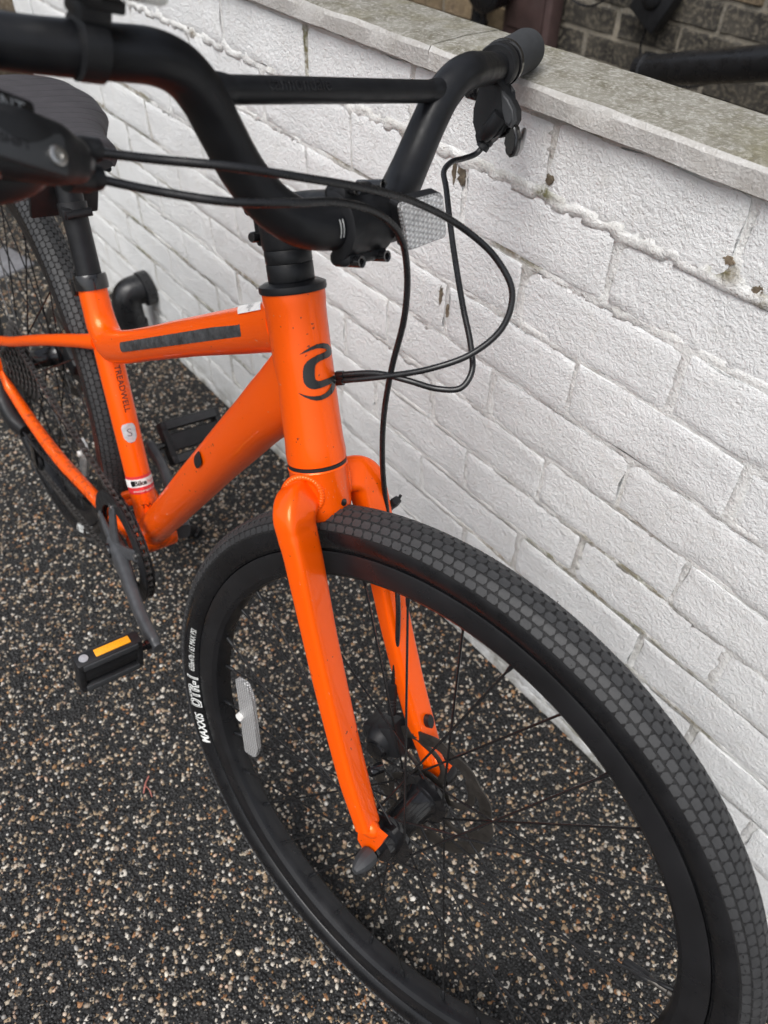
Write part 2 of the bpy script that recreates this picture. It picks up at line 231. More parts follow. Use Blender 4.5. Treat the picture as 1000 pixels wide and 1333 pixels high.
# ------------------------------------------------------------------ mesh helpers
class MB:
    def __init__(s): s.v = []; s.f = []; s.xf = None
    def add(s, vs, fs):
        o = len(s.v); s.v += [tuple(s.xf @ Vector(p)) if s.xf else tuple(p) for p in vs]; s.f += [tuple(i + o for i in f) for f in fs]; return s
    def box(s, c, size, rot=None, bev=0.0):
        hx, hy, hz = [x / 2 for x in size]; rot = rot or Matrix.Identity(3); c = Vector(c)
        if bev <= 0:
            vs = [c + rot @ Vector((x, y, z)) for x in (-hx, hx) for y in (-hy, hy) for z in (-hz, hz)]
            return s.add(vs, [(0, 1, 3, 2), (4, 6, 7, 5), (0, 4, 5, 1), (2, 3, 7, 6), (0, 2, 6, 4), (1, 5, 7, 3)])
        bm = bmesh.new(); bmesh.ops.create_cube(bm, size=1)
        for v in bm.verts: v.co = Vector((v.co.x * size[0], v.co.y * size[1], v.co.z * size[2]))
        bmesh.ops.bevel(bm, geom=bm.edges[:], offset=bev, segments=2, affect='EDGES', profile=.5)
        bm.verts.ensure_lookup_table(); vs = [c + rot @ v.co for v in bm.verts]; fs = [[v.index for v in f.verts] for f in bm.faces]; bm.free()
        return s.add(vs, fs)
    def tube(s, path, rad, seg=20, side=(0, 1, 0), caps=True, n=None, power=2.0, smooth=True):
        """sweep; rad: list of r or (a,b) per control point; a along `side`"""
        pts = [Vector(p) for p in path]; rr = [(r, r) if not isinstance(r, (tuple, list)) else r for r in (rad if isinstance(rad, (list, tuple)) else [rad] * len(pts))]
        if smooth and len(pts) > 2:
            k = n or 6; P2 = []; R2 = []
            for i in range(len(pts) - 1):
                p0 = pts[max(i - 1, 0)]; p1 = pts[i]; p2 = pts[i + 1]; p3 = pts[min(i + 2, len(pts) - 1)]
                if i == 0: p0 = p1 * 2 - p2
                if i == len(pts) - 2: p3 = p2 * 2 - p1
                # centripetal catmull-rom
                t0 = 0; t1 = max((p1 - p0).length, 1e-6) ** .5; t2 = t1 + max((p2 - p1).length, 1e-6) ** .5; t3 = t2 + max((p3 - p2).length, 1e-6) ** .5
                for j in range(k):
                    t = t1 + (t2 - t1) * j / k
                    a1 = p0 * ((t1 - t) / t1) + p1 * (t / t1); a2 = p1 * ((t2 - t) / (t2 - t1)) + p2 * ((t - t1) / (t2 - t1)); a3 = p2 * ((t3 - t) / (t3 - t2)) + p3 * ((t - t2) / (t3 - t2))
                    b1 = a1 * ((t2 - t) / t2) + a2 * (t / t2); b2 = a2 * ((t3 - t) / (t3 - t1)) + a3 * ((t - t1) / (t3 - t1))
                    P2.append(b1 * ((t2 - t) / (t2 - t1)) + b2 * ((t - t1) / (t2 - t1))); u = j / k; u = u * u * (3 - 2 * u)
                    R2.append(tuple(rr[i][q] * (1 - u) + rr[i + 1][q] * u for q in (0, 1)))
            P2.append(pts[-1]); R2.append(rr[-1]); pts, rr = P2, R2
        T = [(pts[min(i + 1, len(pts) - 1)] - pts[max(i - 1, 0)]).normalized() for i in range(len(pts))]
        e1 = Vector(side); e1 = e1 - T[0] * e1.dot(T[0])
        if e1.length < 1e-3: e1 = T[0].orthogonal()
        e1.normalize(); vs = []; fs = []
        for i, p in enumerate(pts):
            e1 = (e1 - T[i] * e1.dot(T[i])).normalized(); e2 = T[i].cross(e1)
            for j in range(seg):
                a = 2 * PI * j / seg; ca, sa = math.cos(a), math.sin(a)
                if power != 2.0: ca = math.copysign(abs(ca) ** (2 / power), ca); sa = math.copysign(abs(sa) ** (2 / power), sa)
                vs.append(p + e1 * (rr[i][0] * ca) + e2 * (rr[i][1] * sa))
        for i in range(len(pts) - 1):
            for j in range(seg): fs.append((i * seg + j, i * seg + (j + 1) % seg, (i + 1) * seg + (j + 1) % seg, (i + 1) * seg + j))
        if caps: fs.append(tuple(range(seg - 1, -1, -1))); fs.append(tuple((len(pts) - 1) * seg + j for j in range(seg)))
        return s.add(vs, fs)
    def lathe(s, prof, origin, axis, seg=32, closed=False):
        """prof: (r, h) pairs along axis"""
        a = Vector(axis).normalized(); e1 = a.orthogonal().normalized(); e2 = a.cross(e1); o = Vector(origin); vs = []; fs = []; n = len(prof)
        for r, h in prof:
            for j in range(seg):
                t = 2 * PI * j / seg; vs.append(o + a * h + (e1 * math.cos(t) + e2 * math.sin(t)) * r)
        for i in range(n if closed else n - 1):
            k = (i + 1) % n
            for j in range(seg): fs.append((i * seg + j, i * seg + (j + 1) % seg, k * seg + (j + 1) % seg, k * seg + j))
        if not closed:
            if prof[0][0] > 1e-5: fs.append(tuple(range(seg - 1, -1, -1)))
            if prof[-1][0] > 1e-5: fs.append(tuple((n - 1) * seg + j for j in range(seg)))
        return s.add(vs, fs)
    def prism(s, poly, o, ex, ey, depth):
        """polygon in plane (ex,ey) at o, extruded along ex x ey by depth"""
        ex = Vector(ex); ey = Vector(ey); nz = ex.cross(ey).normalized(); o = Vector(o); n = len(poly)
        vs = [o + ex * x + ey * y for x, y in poly] + [o + ex * x + ey * y + nz * depth for x, y in poly]
        return s.add(vs, [tuple(range(n - 1, -1, -1)), tuple(range(n, 2 * n))] + [(i, (i + 1) % n, (i + 1) % n + n, i + n) for i in range(n)])
    def ellipsoid(s, c, r, rot=None, seg=20, rings=12):
        rot = rot or Matrix.Identity(3); c = Vector(c); vs = [c + rot @ Vector((0, 0, r[2]))]; fs = []
        for i in range(1, rings):
            t = PI * i / rings
            for j in range(seg):
                a = 2 * PI * j / seg; vs.append(c + rot @ Vector((r[0] * math.sin(t) * math.cos(a), r[1] * math.sin(t) * math.sin(a), r[2] * math.cos(t))))
        vs.append(c + rot @ Vector((0, 0, -r[2]))); e = len(vs) - 1
        for j in range(seg): fs.append((0, 1 + j, 1 + (j + 1) % seg)); fs.append((e, e - seg + (j + 1) % seg, e - seg + j))
        for i in range(rings - 2):
            for j in range(seg): a = 1 + i * seg; fs.append((a + j, a + seg + j, a + seg + (j + 1) % seg, a + (j + 1) % seg))
        return s.add(vs, fs)
    def mesh(s, name, material=None, smooth=True, angle=40):
        me = bpy.data.meshes.new(name); me.from_pydata(s.v, [], s.f)
        bm = bmesh.new(); bm.from_mesh(me); bmesh.ops.recalc_face_normals(bm, faces=bm.faces[:]); bm.to_mesh(me); bm.free()
        if smooth:
            me.polygons.foreach_set('use_smooth', [True] * len(me.polygons)); me.set_sharp_from_angle(angle=math.radians(angle))
        if material: me.materials.append(M[material] if isinstance(material, str) else material)
        return me
    def build(s, name, material, parent=None, smooth=True, angle=40, label=None):
        o = bpy.data.objects.new(name, s.mesh(name, material, smooth, angle)); COL.objects.link(o); o.parent = parent
        if label: o['label'] = label
        return o
def link(name, me, parent=None, mw=None):
    o = bpy.data.objects.new(name, me); COL.objects.link(o); o.parent = parent
    if mw is not None: o.matrix_local = mw
    return o
def tag(o, label, cat, group=None, kind=None):
    if label: o['label'] = label
    if cat: o['category'] = cat
    if group: o['group'] = group
    if kind: o['kind'] = kind
    return o
def empty(name, mw=None, parent=None):
    o = bpy.data.objects.new(name, None); COL.objects.link(o); o.empty_display_size = .05; o.parent = parent
    if mw is not None: o.matrix_local = mw
    return o
def mesh_from(vs, fs, name, material, smooth=False):
    m = MB(); m.v = [tuple(v) for v in vs]; m.f = [tuple(f) for f in fs]; return m.mesh(name, material, smooth)
def flat_mesh(name, material, bm, fn):
    """bmesh in the (u,v) plane -> mesh mapped by fn(u,v)"""
    bmesh.ops.triangulate(bm, faces=bm.faces[:])
    for _ in range(3):
        long = [e for e in bm.edges if e.calc_length() > .0035]
        if not long: break
        bmesh.ops.subdivide_edges(bm, edges=long, cuts=1)
        bmesh.ops.triangulate(bm, faces=bm.faces[:])
    for v in bm.verts: v.co = fn(v.co.x, v.co.y)
    me = bpy.data.meshes.new(name); bm.to_mesh(me); bm.free(); me.materials.append(M[material]); return me
def text_mesh(name, txt, size, material, fn, align='CENTER', xs=1.0, shear=0.0, bold=0.0, spacing=1.0):
    cu = bpy.data.curves.new('t', 'FONT'); cu.body = txt; cu.size = 1.0; cu.align_x = align; cu.align_y = 'CENTER'; cu.resolution_u = 3; cu.shear = shear; cu.offset = bold; cu.space_character = spacing
    o = bpy.data.objects.new('t', cu); COL.objects.link(o); bpy.context.view_layer.update()
    me = bpy.data.meshes.new_from_object(o); bpy.data.objects.remove(o)
    bm = bmesh.new(); bm.from_mesh(me); bpy.data.meshes.remove(me)
    for v in bm.verts: v.co = Vector((v.co.x * size * xs, v.co.y * size, 0))
    return flat_mesh(name, material, bm, fn)
def poly_mesh(name, poly, material, fn):
    bm = bmesh.new(); bm.faces.new([bm.verts.new((x, y, 0)) for x, y in poly]); return flat_mesh(name, material, bm, fn)
def rrect(w, h, r=0.0, n=4):
    if r <= 0: return [(-w / 2, -h / 2), (w / 2, -h / 2), (w / 2, h / 2), (-w / 2, h / 2)]
    out = []
    for cx, cy, a0 in ((w / 2 - r, h / 2 - r, 0), (-w / 2 + r, h / 2 - r, 90), (-w / 2 + r, -h / 2 + r, 180), (w / 2 - r, -h / 2 + r, 270)):
        for k in range(n + 1): a = math.radians(a0 + 90 * k / n); out.append((cx + r * math.cos(a), cy + r * math.sin(a)))
    return out
def cyl_map(p, a, r, ref, eps=.0005):
    p = Vector(p); a = Vector(a).normalized(); e1 = Vector(ref); e1 = (e1 - a * e1.dot(a)).normalized(); e2 = a.cross(e1)
    def fn(u, h): t = u / r; return p + a * h + (e1 * math.cos(t) + e2 * math.sin(t)) * (r + eps)
    return fn
def fbm(x, y, z, o=4):
    return noise.fractal(Vector((x, y, z)), 1.0, 2.0, o)

# ------------------------------------------------------------------ ground
g = MB(); g.add([(-60, -60, 0), (60, -60, 0), (60, 60, 0), (-60, 60, 0)], [(0, 1, 2, 3)])
tag(g.build('ground', 'ground', None, False), None, None, kind='structure')
def gravel():
    phi = (1 + 5 ** .5) / 2
    iv = np.array([(-1, phi, 0), (1, phi, 0), (-1, -phi, 0), (1, -phi, 0), (0, -1, phi), (0, 1, phi), (0, -1, -phi), (0, 1, -phi), (phi, 0, -1), (phi, 0, 1), (-phi, 0, -1), (-phi, 0, 1)], float); iv /= np.linalg.norm(iv[0])
    fi = np.array([(0, 11, 5), (0, 5, 1), (0, 1, 7), (0, 7, 10), (0, 10, 11), (1, 5, 9), (5, 11, 4), (11, 10, 2), (10, 7, 6), (7, 1, 8), (3, 9, 4), (3, 4, 2), (3, 2, 6), (3, 6, 8), (3, 8, 9), (4, 9, 5), (2, 4, 11), (6, 2, 10), (8, 6, 7), (9, 8, 1)])
    # jittered grid over the part of the yard in front of and under the bicycle
    sp = .0052; xs = np.arange(-1.75, .50, sp); ys = np.arange(-.56, .446, sp)
    X, Y = np.meshgrid(xs, ys); X = X.ravel() + rng.uniform(-.5, .5, X.size) * sp; Y = Y.ravel() + rng.uniform(-.5, .5, Y.size) * sp
    keep = (Y > -.56 + np.clip((-.15 - X) * .32, 0, .6) - .02) | (X > -.15)
    keep &= ~((Y > .40) & (Y > .446 + .0121 * X))
    X, Y = X[keep], Y[keep]; n = len(X)
    cl_ = np.array([noise.noise(Vector((a * 9, b * 9, 0))) for a, b in zip(X, Y)]); light = rng.random(n) < np.clip(.195 + .13 * cl_, .05, .5)
    r = np.where(light, rng.uniform(.0013, .0035, n), rng.uniform(.0020, .0036, n))
    big = light & (rng.random(n) < .10); r[big] *= 1.45
    # random rotation + squash
    q = rng.normal(size=(n, 4)); q /= np.linalg.norm(q, axis=1)[:, None]; w, x, y, z = q.T
    Rm = np.stack([1 - 2 * (y * y + z * z), 2 * (x * y - z * w), 2 * (x * z + y * w), 2 * (x * y + z * w), 1 - 2 * (x * x + z * z), 2 * (y * z - x * w), 2 * (x * z - y * w), 2 * (y * z + x * w), 1 - 2 * (x * x + y * y)], 1).reshape(n, 3, 3)
    sq = np.stack([rng.uniform(.8, 1.25, n), rng.uniform(.7, 1.05, n), rng.uniform(.55, .9, n)], 1)
    V = iv[None] * (1 + rng.uniform(-.14, .14, (n, 12, 1))); V = V * sq[:, None] * r[:, None, None]
    V = np.einsum('nij,nkj->nki', Rm, V); V[..., 2] *= .8
    V[..., 0] += X[:, None]; V[..., 1] += Y[:, None]; V[..., 2] += (rng.uniform(-.0010, .0012, n) + np.where(light, .0003, 0))[:, None]
    F = (fi[None] + (np.arange(n) * 12)[:, None, None]).reshape(-1, 3)
    pal = np.array([(.50, .46, .39), (.40, .32, .23), (.44, .36, .28), (.34, .24, .15), (.36, .20, .09), (.60, .57, .52), (.28, .22, .17), (.48, .34, .25), (.38, .36, .33), (.52, .42, .33), (.62, .55, .45)])
    c = np.zeros((n, 4)); c[:, 3] = 1
    c[:, :3] = np.where(light[:, None], pal[rng.integers(0, len(pal), n)] * rng.uniform(.55, 1.1, (n, 1)), np.array([[.0145, .0145, .0148]]) * rng.uniform(.6, 1.7, (n, 1)))
    me = bpy.data.meshes.new('gravel'); me.vertices.add(n * 12); me.vertices.foreach_set('co', V.reshape(-1).astype(np.float32))
    me.loops.add(F.size); me.loops.foreach_set('vertex_index', F.reshape(-1).astype(np.int32)); me.polygons.add(len(F)); me.polygons.foreach_set('loop_start', np.arange(0, F.size, 3, dtype=np.int32)); me.polygons.foreach_set('use_smooth', np.ones(len(F), bool))
    at = me.color_attributes.new('Col', 'FLOAT_COLOR', 'POINT'); at.data.foreach_set('color', np.repeat(c, 12, 0).reshape(-1).astype(np.float32))
    me.update(calc_edges=True); me.materials.append(M['grains'])
    o = link('gravel', me); tag(o, 'black and tan bound gravel grains covering the yard under the bicycle', 'gravel', kind='stuff')
gravel()
sl = MB(); sl.box((-2.16, .235, .002), (.16, .13, .012), Matrix.Rotation(.2, 3, 'Z'), .004)
tag(sl.build('paving_slab', 'slab'), 'small grey slab lying on gravel behind the rear wheel', 'slab')

# ------------------------------------------------------------------ white painted garden wall
WY, WD = 0.012127, 0.45101
WM = Matrix.Rotation(WY, 4, 'Z') @ Matrix.Translation((0, WD, 0))
wall = empty('garden_wall', WM); tag(wall, 'low white painted brick wall with weathered grey coping behind the bicycle', 'wall')
S0, S1, WT = -1.945, 0.95, .095
JOINTS = [0.0, .0262, .1039, .1816, .2593, .3370, .4147, .4924, .5701, .6478, .7255, .8032, .8790]
def brick_mesh(L, H, seed, name, material, depth=.085, amp=.0010, edge=.0010):
    nx, nz = 12, 5; vs = []; fs = []
    def yy(x, z):
        ex = min(abs(x + L / 2), abs(x - L / 2)); ez = min(abs(z + H / 2), abs(z - H / 2))
        y = amp * 1.6 * fbm(x * 22 + seed * 7, z * 30, seed * 3.1, 3) + amp * .7 * fbm(x * 90, z * 90 + seed, seed, 2)
        for e in (ex, ez):
            if e < .0035: y += edge * (1 - e / .0035) ** 2
        return y
    us = [0, .016, .05] + [(.05 + .9 * k / (nx - 4)) for k in range(1, nx - 4)] + [.95, .984, 1]; ws = [0, .05, .2, .5, .8, .95, 1]
    for w in ws:
        for u in us:
            x = (u - .5) * L; z = (w - .5) * H; k = fbm(x * 34 + seed, z * 40, 4.2 + seed, 3) * .0030
            if w in (0, 1): z += k
            if u in (0, 1): x += k
            vs.append((x, yy((u - .5) * L, (w - .5) * H), z))
    n = len(us)
    for j in range(len(ws) - 1):
        for i in range(n - 1): a = j * n + i; fs.append((a, a + 1, a + n + 1, a + n))
    b = len(vs); vs += [(-L / 2, depth, -H / 2), (L / 2, depth, -H / 2), (L / 2, depth, H / 2), (-L / 2, depth, H / 2)]
    m = len(ws)
    fs.append(tuple([b, b + 1] + list(range(n - 1, -1, -1)))); fs.append(tuple([b + 2, b + 3] + list(range((m - 1) * n, m * n))))
    fs.append(tuple([b + 3, b] + [j * n for j in range(m)])); fs.append(tuple([b + 1, b + 2] + [j * n + n - 1 for j in range(m - 1, -1, -1)])); fs.append((b, b + 3, b + 2, b + 1))
    me = mesh_from(vs, fs, name, material, True); return me
BL = .2185
full = [brick_mesh(BL - .007, .0708, k, 'brick', 'wall_paint') for k in range(9)]
half_cache = {}
# perpend positions read for each course (one joint each); the rest follow at brick length
PERP = {11: -.274, 10: -.174, 9: -.066, 8: -.186, 7: -.090, 6: -.20, 5: -.118, 4: -.215, 3: -.103, 2: -.205, 1: -.10, 0: -.21}
perps = []
for ci in range(len(JOINTS) - 1):
    z0, z1 = JOINTS[ci], JOINTS[ci + 1]; H = z1 - z0 - .0066
    if ci == 0: H = z1 - z0 - .004
    p = PERP[ci]; k = math.floor((S0 - p) / BL); s = p + k * BL
    while s < S1:
        a, b = max(s, S0), min(s + BL, S1); L = b - a - .007; perps.append((a, z0, z1))
        if L > .03:
            key = (round(L, 2), round(H, 3))
            std = abs(L - (BL - .007)) < .004 and abs(H - .071) < .004
            if std: me = random.choice(full)
            else:
                if key not in half_cache: half_cache[key] = brick_mesh(L, H, len(half_cache) + 20, 'brick', 'wall_paint')
                me = half_cache[key]
            mw = Matrix.Translation(((a + b) / 2 + random.uniform(-.0015, .0015), random.uniform(-.0014, .0012), (z0 + z1) / 2 + random.uniform(-.0012, .0012))) @ Matrix.Rotation(random.uniform(-.006, .006), 4, 'Y') @ Matrix.Rotation(random.uniform(-.006, .006), 4, 'Z')
            link('brick', me, wall, mw)
        s += BL
# mortar: one lumpy bed behind and between the bricks
def mortar():
    dx, dz = .0062, .0052; nx = int((S1 - S0) / dx) + 1; nz = int(.882 / dz) + 1; vs = []; dirt = []
    stains = [(-.708, .848, .012, .045, 1.3), (-.274, .808, .016, .010, 1.2), (-.06, .812, .02, .012, 1.0), (-.02, .800, .010, .010, 1.3), (-1.03, .800, .012, .012, 1.), (-.80, .808, .015, .01, .9), (-.50, .80, .02, .01, .7)]
    for j in range(nz):
        z = j * dz
        dj = min(range(len(JOINTS)), key=lambda q: abs(JOINTS[q] - z)); d = abs(JOINTS[dj] - z)
        for i in range(nx):
            x = S0 + i * dx
            n1 = fbm(x * 14, z * 22, 3.3, 3); n2 = fbm(x * 70, z * 70, 9.1, 3)
            ci = max(0, min(len(JOINTS) - 2, sum(1 for q_ in JOINTS if q_ <= z) - 1)); ph = (x - PERP[ci]) / BL; dp = abs(ph - round(ph)) * BL
            inner = min(d, dp) > .0085 + .003 * n2
            y = (.012 if inner else (.0013 if d < dp else .0008) + .0012 * n1 + .0010 * n2)
            if inner: pass
            elif dj == 11 and d < .014: y -= .0052 * max(0, .45 + .8 * n2 + .7 * n1) * (1 - (d / .014) ** 2)
            elif d < .008: y -= .0022 * max(0, n1 - .15)
            vs.append((x, y, z))
            q = fbm(x * 5 + 3, z * 4, 7.7, 4)
            dd = max(0, min(1, (q - .03) * 3.4)) * (1.0 if d < dp else .4) * (0.85 if dj != 11 else .3)
            if .0022 < y < .01: dd += .25
            if d < dp and z < JOINTS[dj]: dd *= .45
            for sx, sz, rx, rz, am in stains:
                dd = max(dd, am * (1 - ((x - sx) / rx) ** 2 - ((z - sz) / rz) ** 2))
            dirt.append(max(0, min(1, dd)))
    fs = [(j * nx + i, j * nx + i + 1, (j + 1) * nx + i + 1, (j + 1) * nx + i) for j in range(nz - 1) for i in range(nx - 1)]
    me = bpy.data.meshes.new('mortar'); me.from_pydata(vs, [], fs); me.polygons.foreach_set('use_smooth', [True] * len(fs))
    at = me.attributes.new('dirt', 'FLOAT', 'POINT'); at.data.foreach_set('value', dirt); me.materials.append(M['mortar_paint'])
    link('mortar', me, wall)
    c = MB(); c.box(((S0 + S1) / 2, .055, .44), (S1 - S0 - .004, .075, .878)); c.build('wall_core', 'mortar_paint', wall, False)
mortar()
# coping stones
def coping(a, b, k):
    z0, z1 = .8812, .9072; y0, y1 = -.0125, .0985; L = b - a; nx = max(4, int(L / .022)); prof = [(y1, z0), (y0 + .004, z0), (y0, z0 + .003), (y0 - .0005, z1 - .006), (y0 + .003, z1 - .0012), (y0 + .012, z1), ((y0 + y1) / 2, z1 + .0015), (y1 - .008, z1), (y1, z1 - .006)]
    vs = []; n = len(prof)
    for i in range(nx + 1):
        x = a + L * i / nx
        for q, (y, z) in enumerate(prof):
            am = .0016 if q in (1, 2, 3, 4) else .0009
            w = fbm(x * 26 + k, q * 1.3, 2.2, 3) * am; w2 = fbm(x * 26 + k, q * 1.3, 8.2, 3) * am
            vs.append((x, y + w, z + w2))
    fs = [(i * n + j, i * n + (j + 1) % n, (i + 1) * n + (j + 1) % n, (i + 1) * n + j) for i in range(nx) for j in range(n)]
    fs += [tuple(range(n)), tuple(nx * n + j for j in range(n - 1, -1, -1))]
    m = MB(); m.v = vs; m.f = fs; me = m.mesh('coping_stone', 'coping', True, 30); me.materials.append(M['coping_face'])
    for p in me.polygons:
        if p.normal.y < -.6: p.material_index = 1
    link('coping_stone', me, wall)
# flaked paint: bare brown patches on the bricks
def flake(cx, cz, w, h, k):
    n = 26; m = MB(); pts = [(w / 2 * math.cos(2 * PI * i / n) * (1 + .9 * fbm(i * 1.1, k, 0, 3)), h / 2 * math.sin(2 * PI * i / n) * (1 + .8 * fbm(i * .9, k, 5, 3))) for i in range(n)]
    m.prism(pts, (cx, .0006, cz), (1, 0, 0), (0, 0, 1), .0016); m.build('paint_flake', 'brown_stone', wall, False)
for k, f in enumerate(((-.398, .787, .013, .024), (-.4105, .786, .005, .022), (-.4175, .626, .006, .024), (-.403, .609, .005, .020), (-.270, .8225, .010, .010), (-.060, .8225, .011, .007), (-.0265, .8080, .009, .008), (-1.045, .806, .008, .012), (-.83, .812, .010, .008))): flake(*f, k * 3.7)
CJ = [S0 - .01, -1.34, -.452, .43, S1]
for k in range(4): coping(CJ[k] + .0008, CJ[k + 1] - .0008, k)

# ------------------------------------------------------------------ house wall of sooty brick beyond the garden wall
house = empty('brick_house', Matrix.Rotation(WY, 4, 'Z') @ Matrix.Translation((0, 2.0, 0))); tag(house, 'dark sooty brick house wall standing beyond the white garden wall', 'building')
hm = [brick_mesh(.208, .064, 60 + k, 'brick', 'sooty_brick', .05, .003, .005) for k in range(5)]; hm2 = [brick_mesh(.208, .064, 70 + k, 'brick', 'buff_brick', .05, .003, .005) for k in range(2)]
for ci in range(3, 17):
    for k in range(-15, 3):
        x = k * .2205 + (.11 if ci % 2 else 0) - .06; buff = x < -1.75 and ci < 9
        link('brick', random.choice(hm2 if (buff or random.random() < .08) else hm), house, Matrix.Translation((x + random.uniform(-.003, .003), random.uniform(-.003, .003), ci * .0755 + .02)) @ Matrix.Rotation(random.uniform(-.012, .012), 4, 'Y'))
up = MB()
for ci in range(17, 34):
    for k in range(-15, 3):
        up.box((k * .2205 + (.11 if ci % 2 else 0) - .06 + random.uniform(-.003, .003), .022 + random.uniform(-.003, .003), ci * .0755 + .02), (.207, .05, .063))
tag(up.build('upper_brickwork', 'sooty_brick', house, False), None, None, kind='stuff')
mo = MB(); mo.box((-1.3, .13, 1.25), (4.2, .25, 2.6)); mo.build('mortar', 'old_mortar', house, False)

# things in front of the house wall
hx = lambda s, y, z: (Matrix.Rotation(WY, 4, 'Z') @ Vector((s, y, z)))
c = MB(); c.box(hx(-1.68, 1.955, .36), (.20, .055, .72), Matrix.Rotation(WY, 3, 'Z'), .006); cab = c.build('meter_cabinet', 'brown_door'); tag(cab, 'brown painted meter cabinet on the sooty brick wall', 'cabinet')
for zz in (.12, .36, .58): q = MB(); q.box(hx(-1.68, 1.924, zz), (.15, .010, .19), Matrix.Rotation(WY, 3, 'Z'), .003); q.build('door_panel', 'brown_door', cab)
c = MB(); c.tube([hx(-1.905, 1.94, 0), hx(-1.905, 1.94, 2.55)], .027, smooth=False, side=(1, 0, 0)); pp = c.build('drain_pipe', 'downpipe'); tag(pp, 'upright black drain pipe beside the brown cabinet', 'pipe')
for zz in (.45, .95): q = MB(); q.lathe([(.027, -.02), (.033, -.018), (.033, .018), (.027, .02)], hx(-1.905, 1.94, zz), (0, 0, 1)); q.build('pipe_collar', 'downpipe', pp)
c = MB(); c.lathe([(.0, -.05), (.055, -.05), (.075, -.035), (.075, .035), (.055, .05), (0, .05)], hx(-1.79, 1.86, .60), (0, 1, .15)); hr = c.build('hose_reel', 'downpipe'); tag(hr, 'round black reel hanging beside the drain pipe', 'reel')
q = MB(); q.tube([hx(-1.79, 1.85, .53), hx(-1.80, 1.85, .42), hx(-1.785, 1.87, .30), hx(-1.80, 1.9, .1)], .008, 10); q.build('hose', 'cable', hr)
c = MB(); c.box(hx(-1.23, 1.955, .64), (.11, .05, .12), Matrix.Rotation(.5, 3, 'Y'), .008); c.ellipsoid(hx(-1.23, 1.93, .655), (.032, .02, .035)); bx_ = c.build('junction_box', 'black_plastic'); tag(bx_, 'black box fixed crooked on the sooty bricks', 'box')
q = MB(); q.tube([hx(-1.24, 1.95, .58), hx(-1.25, 1.955, .52), hx(-1.215, 1.955, .47), hx(-1.10, 1.955, .455), hx(-.98, 1.95, .50), hx(-.85, 1.955, .62), hx(-.80, 1.955, .80)], .0032, 8); tag(q.build('black_cable', 'cable'), 'thin black cable sagging from the box along the bricks', 'cable')
q = MB(); q.tube([hx(-1.66, 1.955, .70), hx(-1.55, 1.955, .60), hx(-1.46, 1.955, .585), hx(-1.36, 1.955, .66), hx(-1.33, 1.955, .85)], .0028, 8); tag(q.build('black_cable', 'cable'), 'thin black cable looped near the brown cabinet', 'cable')
# angled black pipe
rail = MB(); rail.tube([hx(-1.085, 1.76, .528), hx(-.40, 1.55, .745)], .037, 20, smooth=False); rl = rail.build('angled_pipe', 'downpipe'); tag(rl, 'thick black pipe sloping in front of the sooty brick wall', 'pipe')
q = MB(); q.lathe([(.037, -.01), (.042, -.008), (.042, .02), (.037, .022)], hx(-1.085, 1.76, .528), Vector(hx(-.40, 1.55, .745)) - Vector(hx(-1.085, 1.76, .528)), 20); q.build('pipe_collar', 'downpipe', rl)
q = MB(); q.box(hx(-1.22, 1.97, .475), (.022, .03, .05), None, .004); tag(q.build('wall_bracket', 'black_plastic'), 'tiny black bracket on the bricks above the sloping pipe', 'bracket')

# ------------------------------------------------------------------ stone wall closing the yard at the far end
stw = empty('stone_wall', Matrix.Translation((-2.62, 0, 0))); tag(stw, 'brown stone wall closing the far end of the yard', 'wall')
def stone_mesh(w, h, seed):
    m = brick_mesh(w, h, seed, 'stone', 'brown_stone', .1, .008, .012); return m
for ci in range(6):
    z = .02 + ci * .205; y = -1.6 + (ci % 2) * .13
    while y < 1.7:
        w = random.choice((.24, .31, .38)); link('stone', stone_mesh(w - .014, .19, int(y * 31 + ci * 7) % 97), stw, Matrix.Translation((random.uniform(-.012, .012), y + w / 2, z + .1)) @ Matrix.Rotation(PI / 2, 4, 'Z')); y += w
q = MB(); q.box((-.16, 0, .62), (.28, 3.4, 1.22)); q.build('mortar', 'old_mortar', stw, False)

# ------------------------------------------------------------------ plastic elbow by the foot of the wall
el = MB(); ec = hx(-1.475, .385, 0)
def eb(pts, r, **k): return el.tube([hx(*p) for p in pts], r, 24, side=(1, 0, 0), **k)
eb([(-1.475, .388, -.01), (-1.475, .388, .10)], .031, smooth=False)
eb([(-1.475, .385, .085), (-1.475, .385, .140), (-1.4745, .388, .155), (-1.474, .397, .165), (-1.472, .414, .169), (-1.466, .446, .170)], .036)
elb = el.build('drain_elbow', 'downpipe'); tag(elb, 'black plastic drain elbow at the foot of the white wall', 'pipe')
q = MB(); q.lathe([(.036, -.012), (.042, -.010), (.042, .012), (.036, .014)], hx(-1.466, .436, .170), (0, 1, .03), 24); q.build('pipe_collar', 'downpipe', elb)
q = MB(); q.lathe([(.031, -.012), (.037, -.010), (.037, .014), (.033, .018)], hx(-1.475, .388, .075), (0, 0, 1), 24); q.build('pipe_collar', 'downpipe', elb)
#BICYCLE#
# ------------------------------------------------------------------ the bicycle
LEAN, STEER, WB, RW, HTA, OFF = -0.143783, 0.228539, 1.041717, 0.350108, 1.208933, 0.059145
BBX, BBZ, STA = -0.586481, 0.284999, 1.220020
AXD = Vector((-math.cos(HTA), 0, math.sin(HTA))); AXN = Vector((math.sin(HTA), 0, math.cos(HTA))); AXP = Vector((0, 0, RW)) - AXN * OFF
ST = Matrix.Translation(AXP) @ Matrix.Rotation(STEER, 4, AXD) @ Matrix.Translation(-AXP)
bike = empty('bicycle', Matrix.Rotation(LEAN, 4, 'X')); tag(bike, 'orange bicycle with black handlebar and tyres leaning beside the white wall', 'bicycle')
axis = lambda t: AXP + AXD * t
def SM():
    m = MB(); m.xf = ST; return m
def smap(fn): return lambda u, v: ST @ fn(u, v)

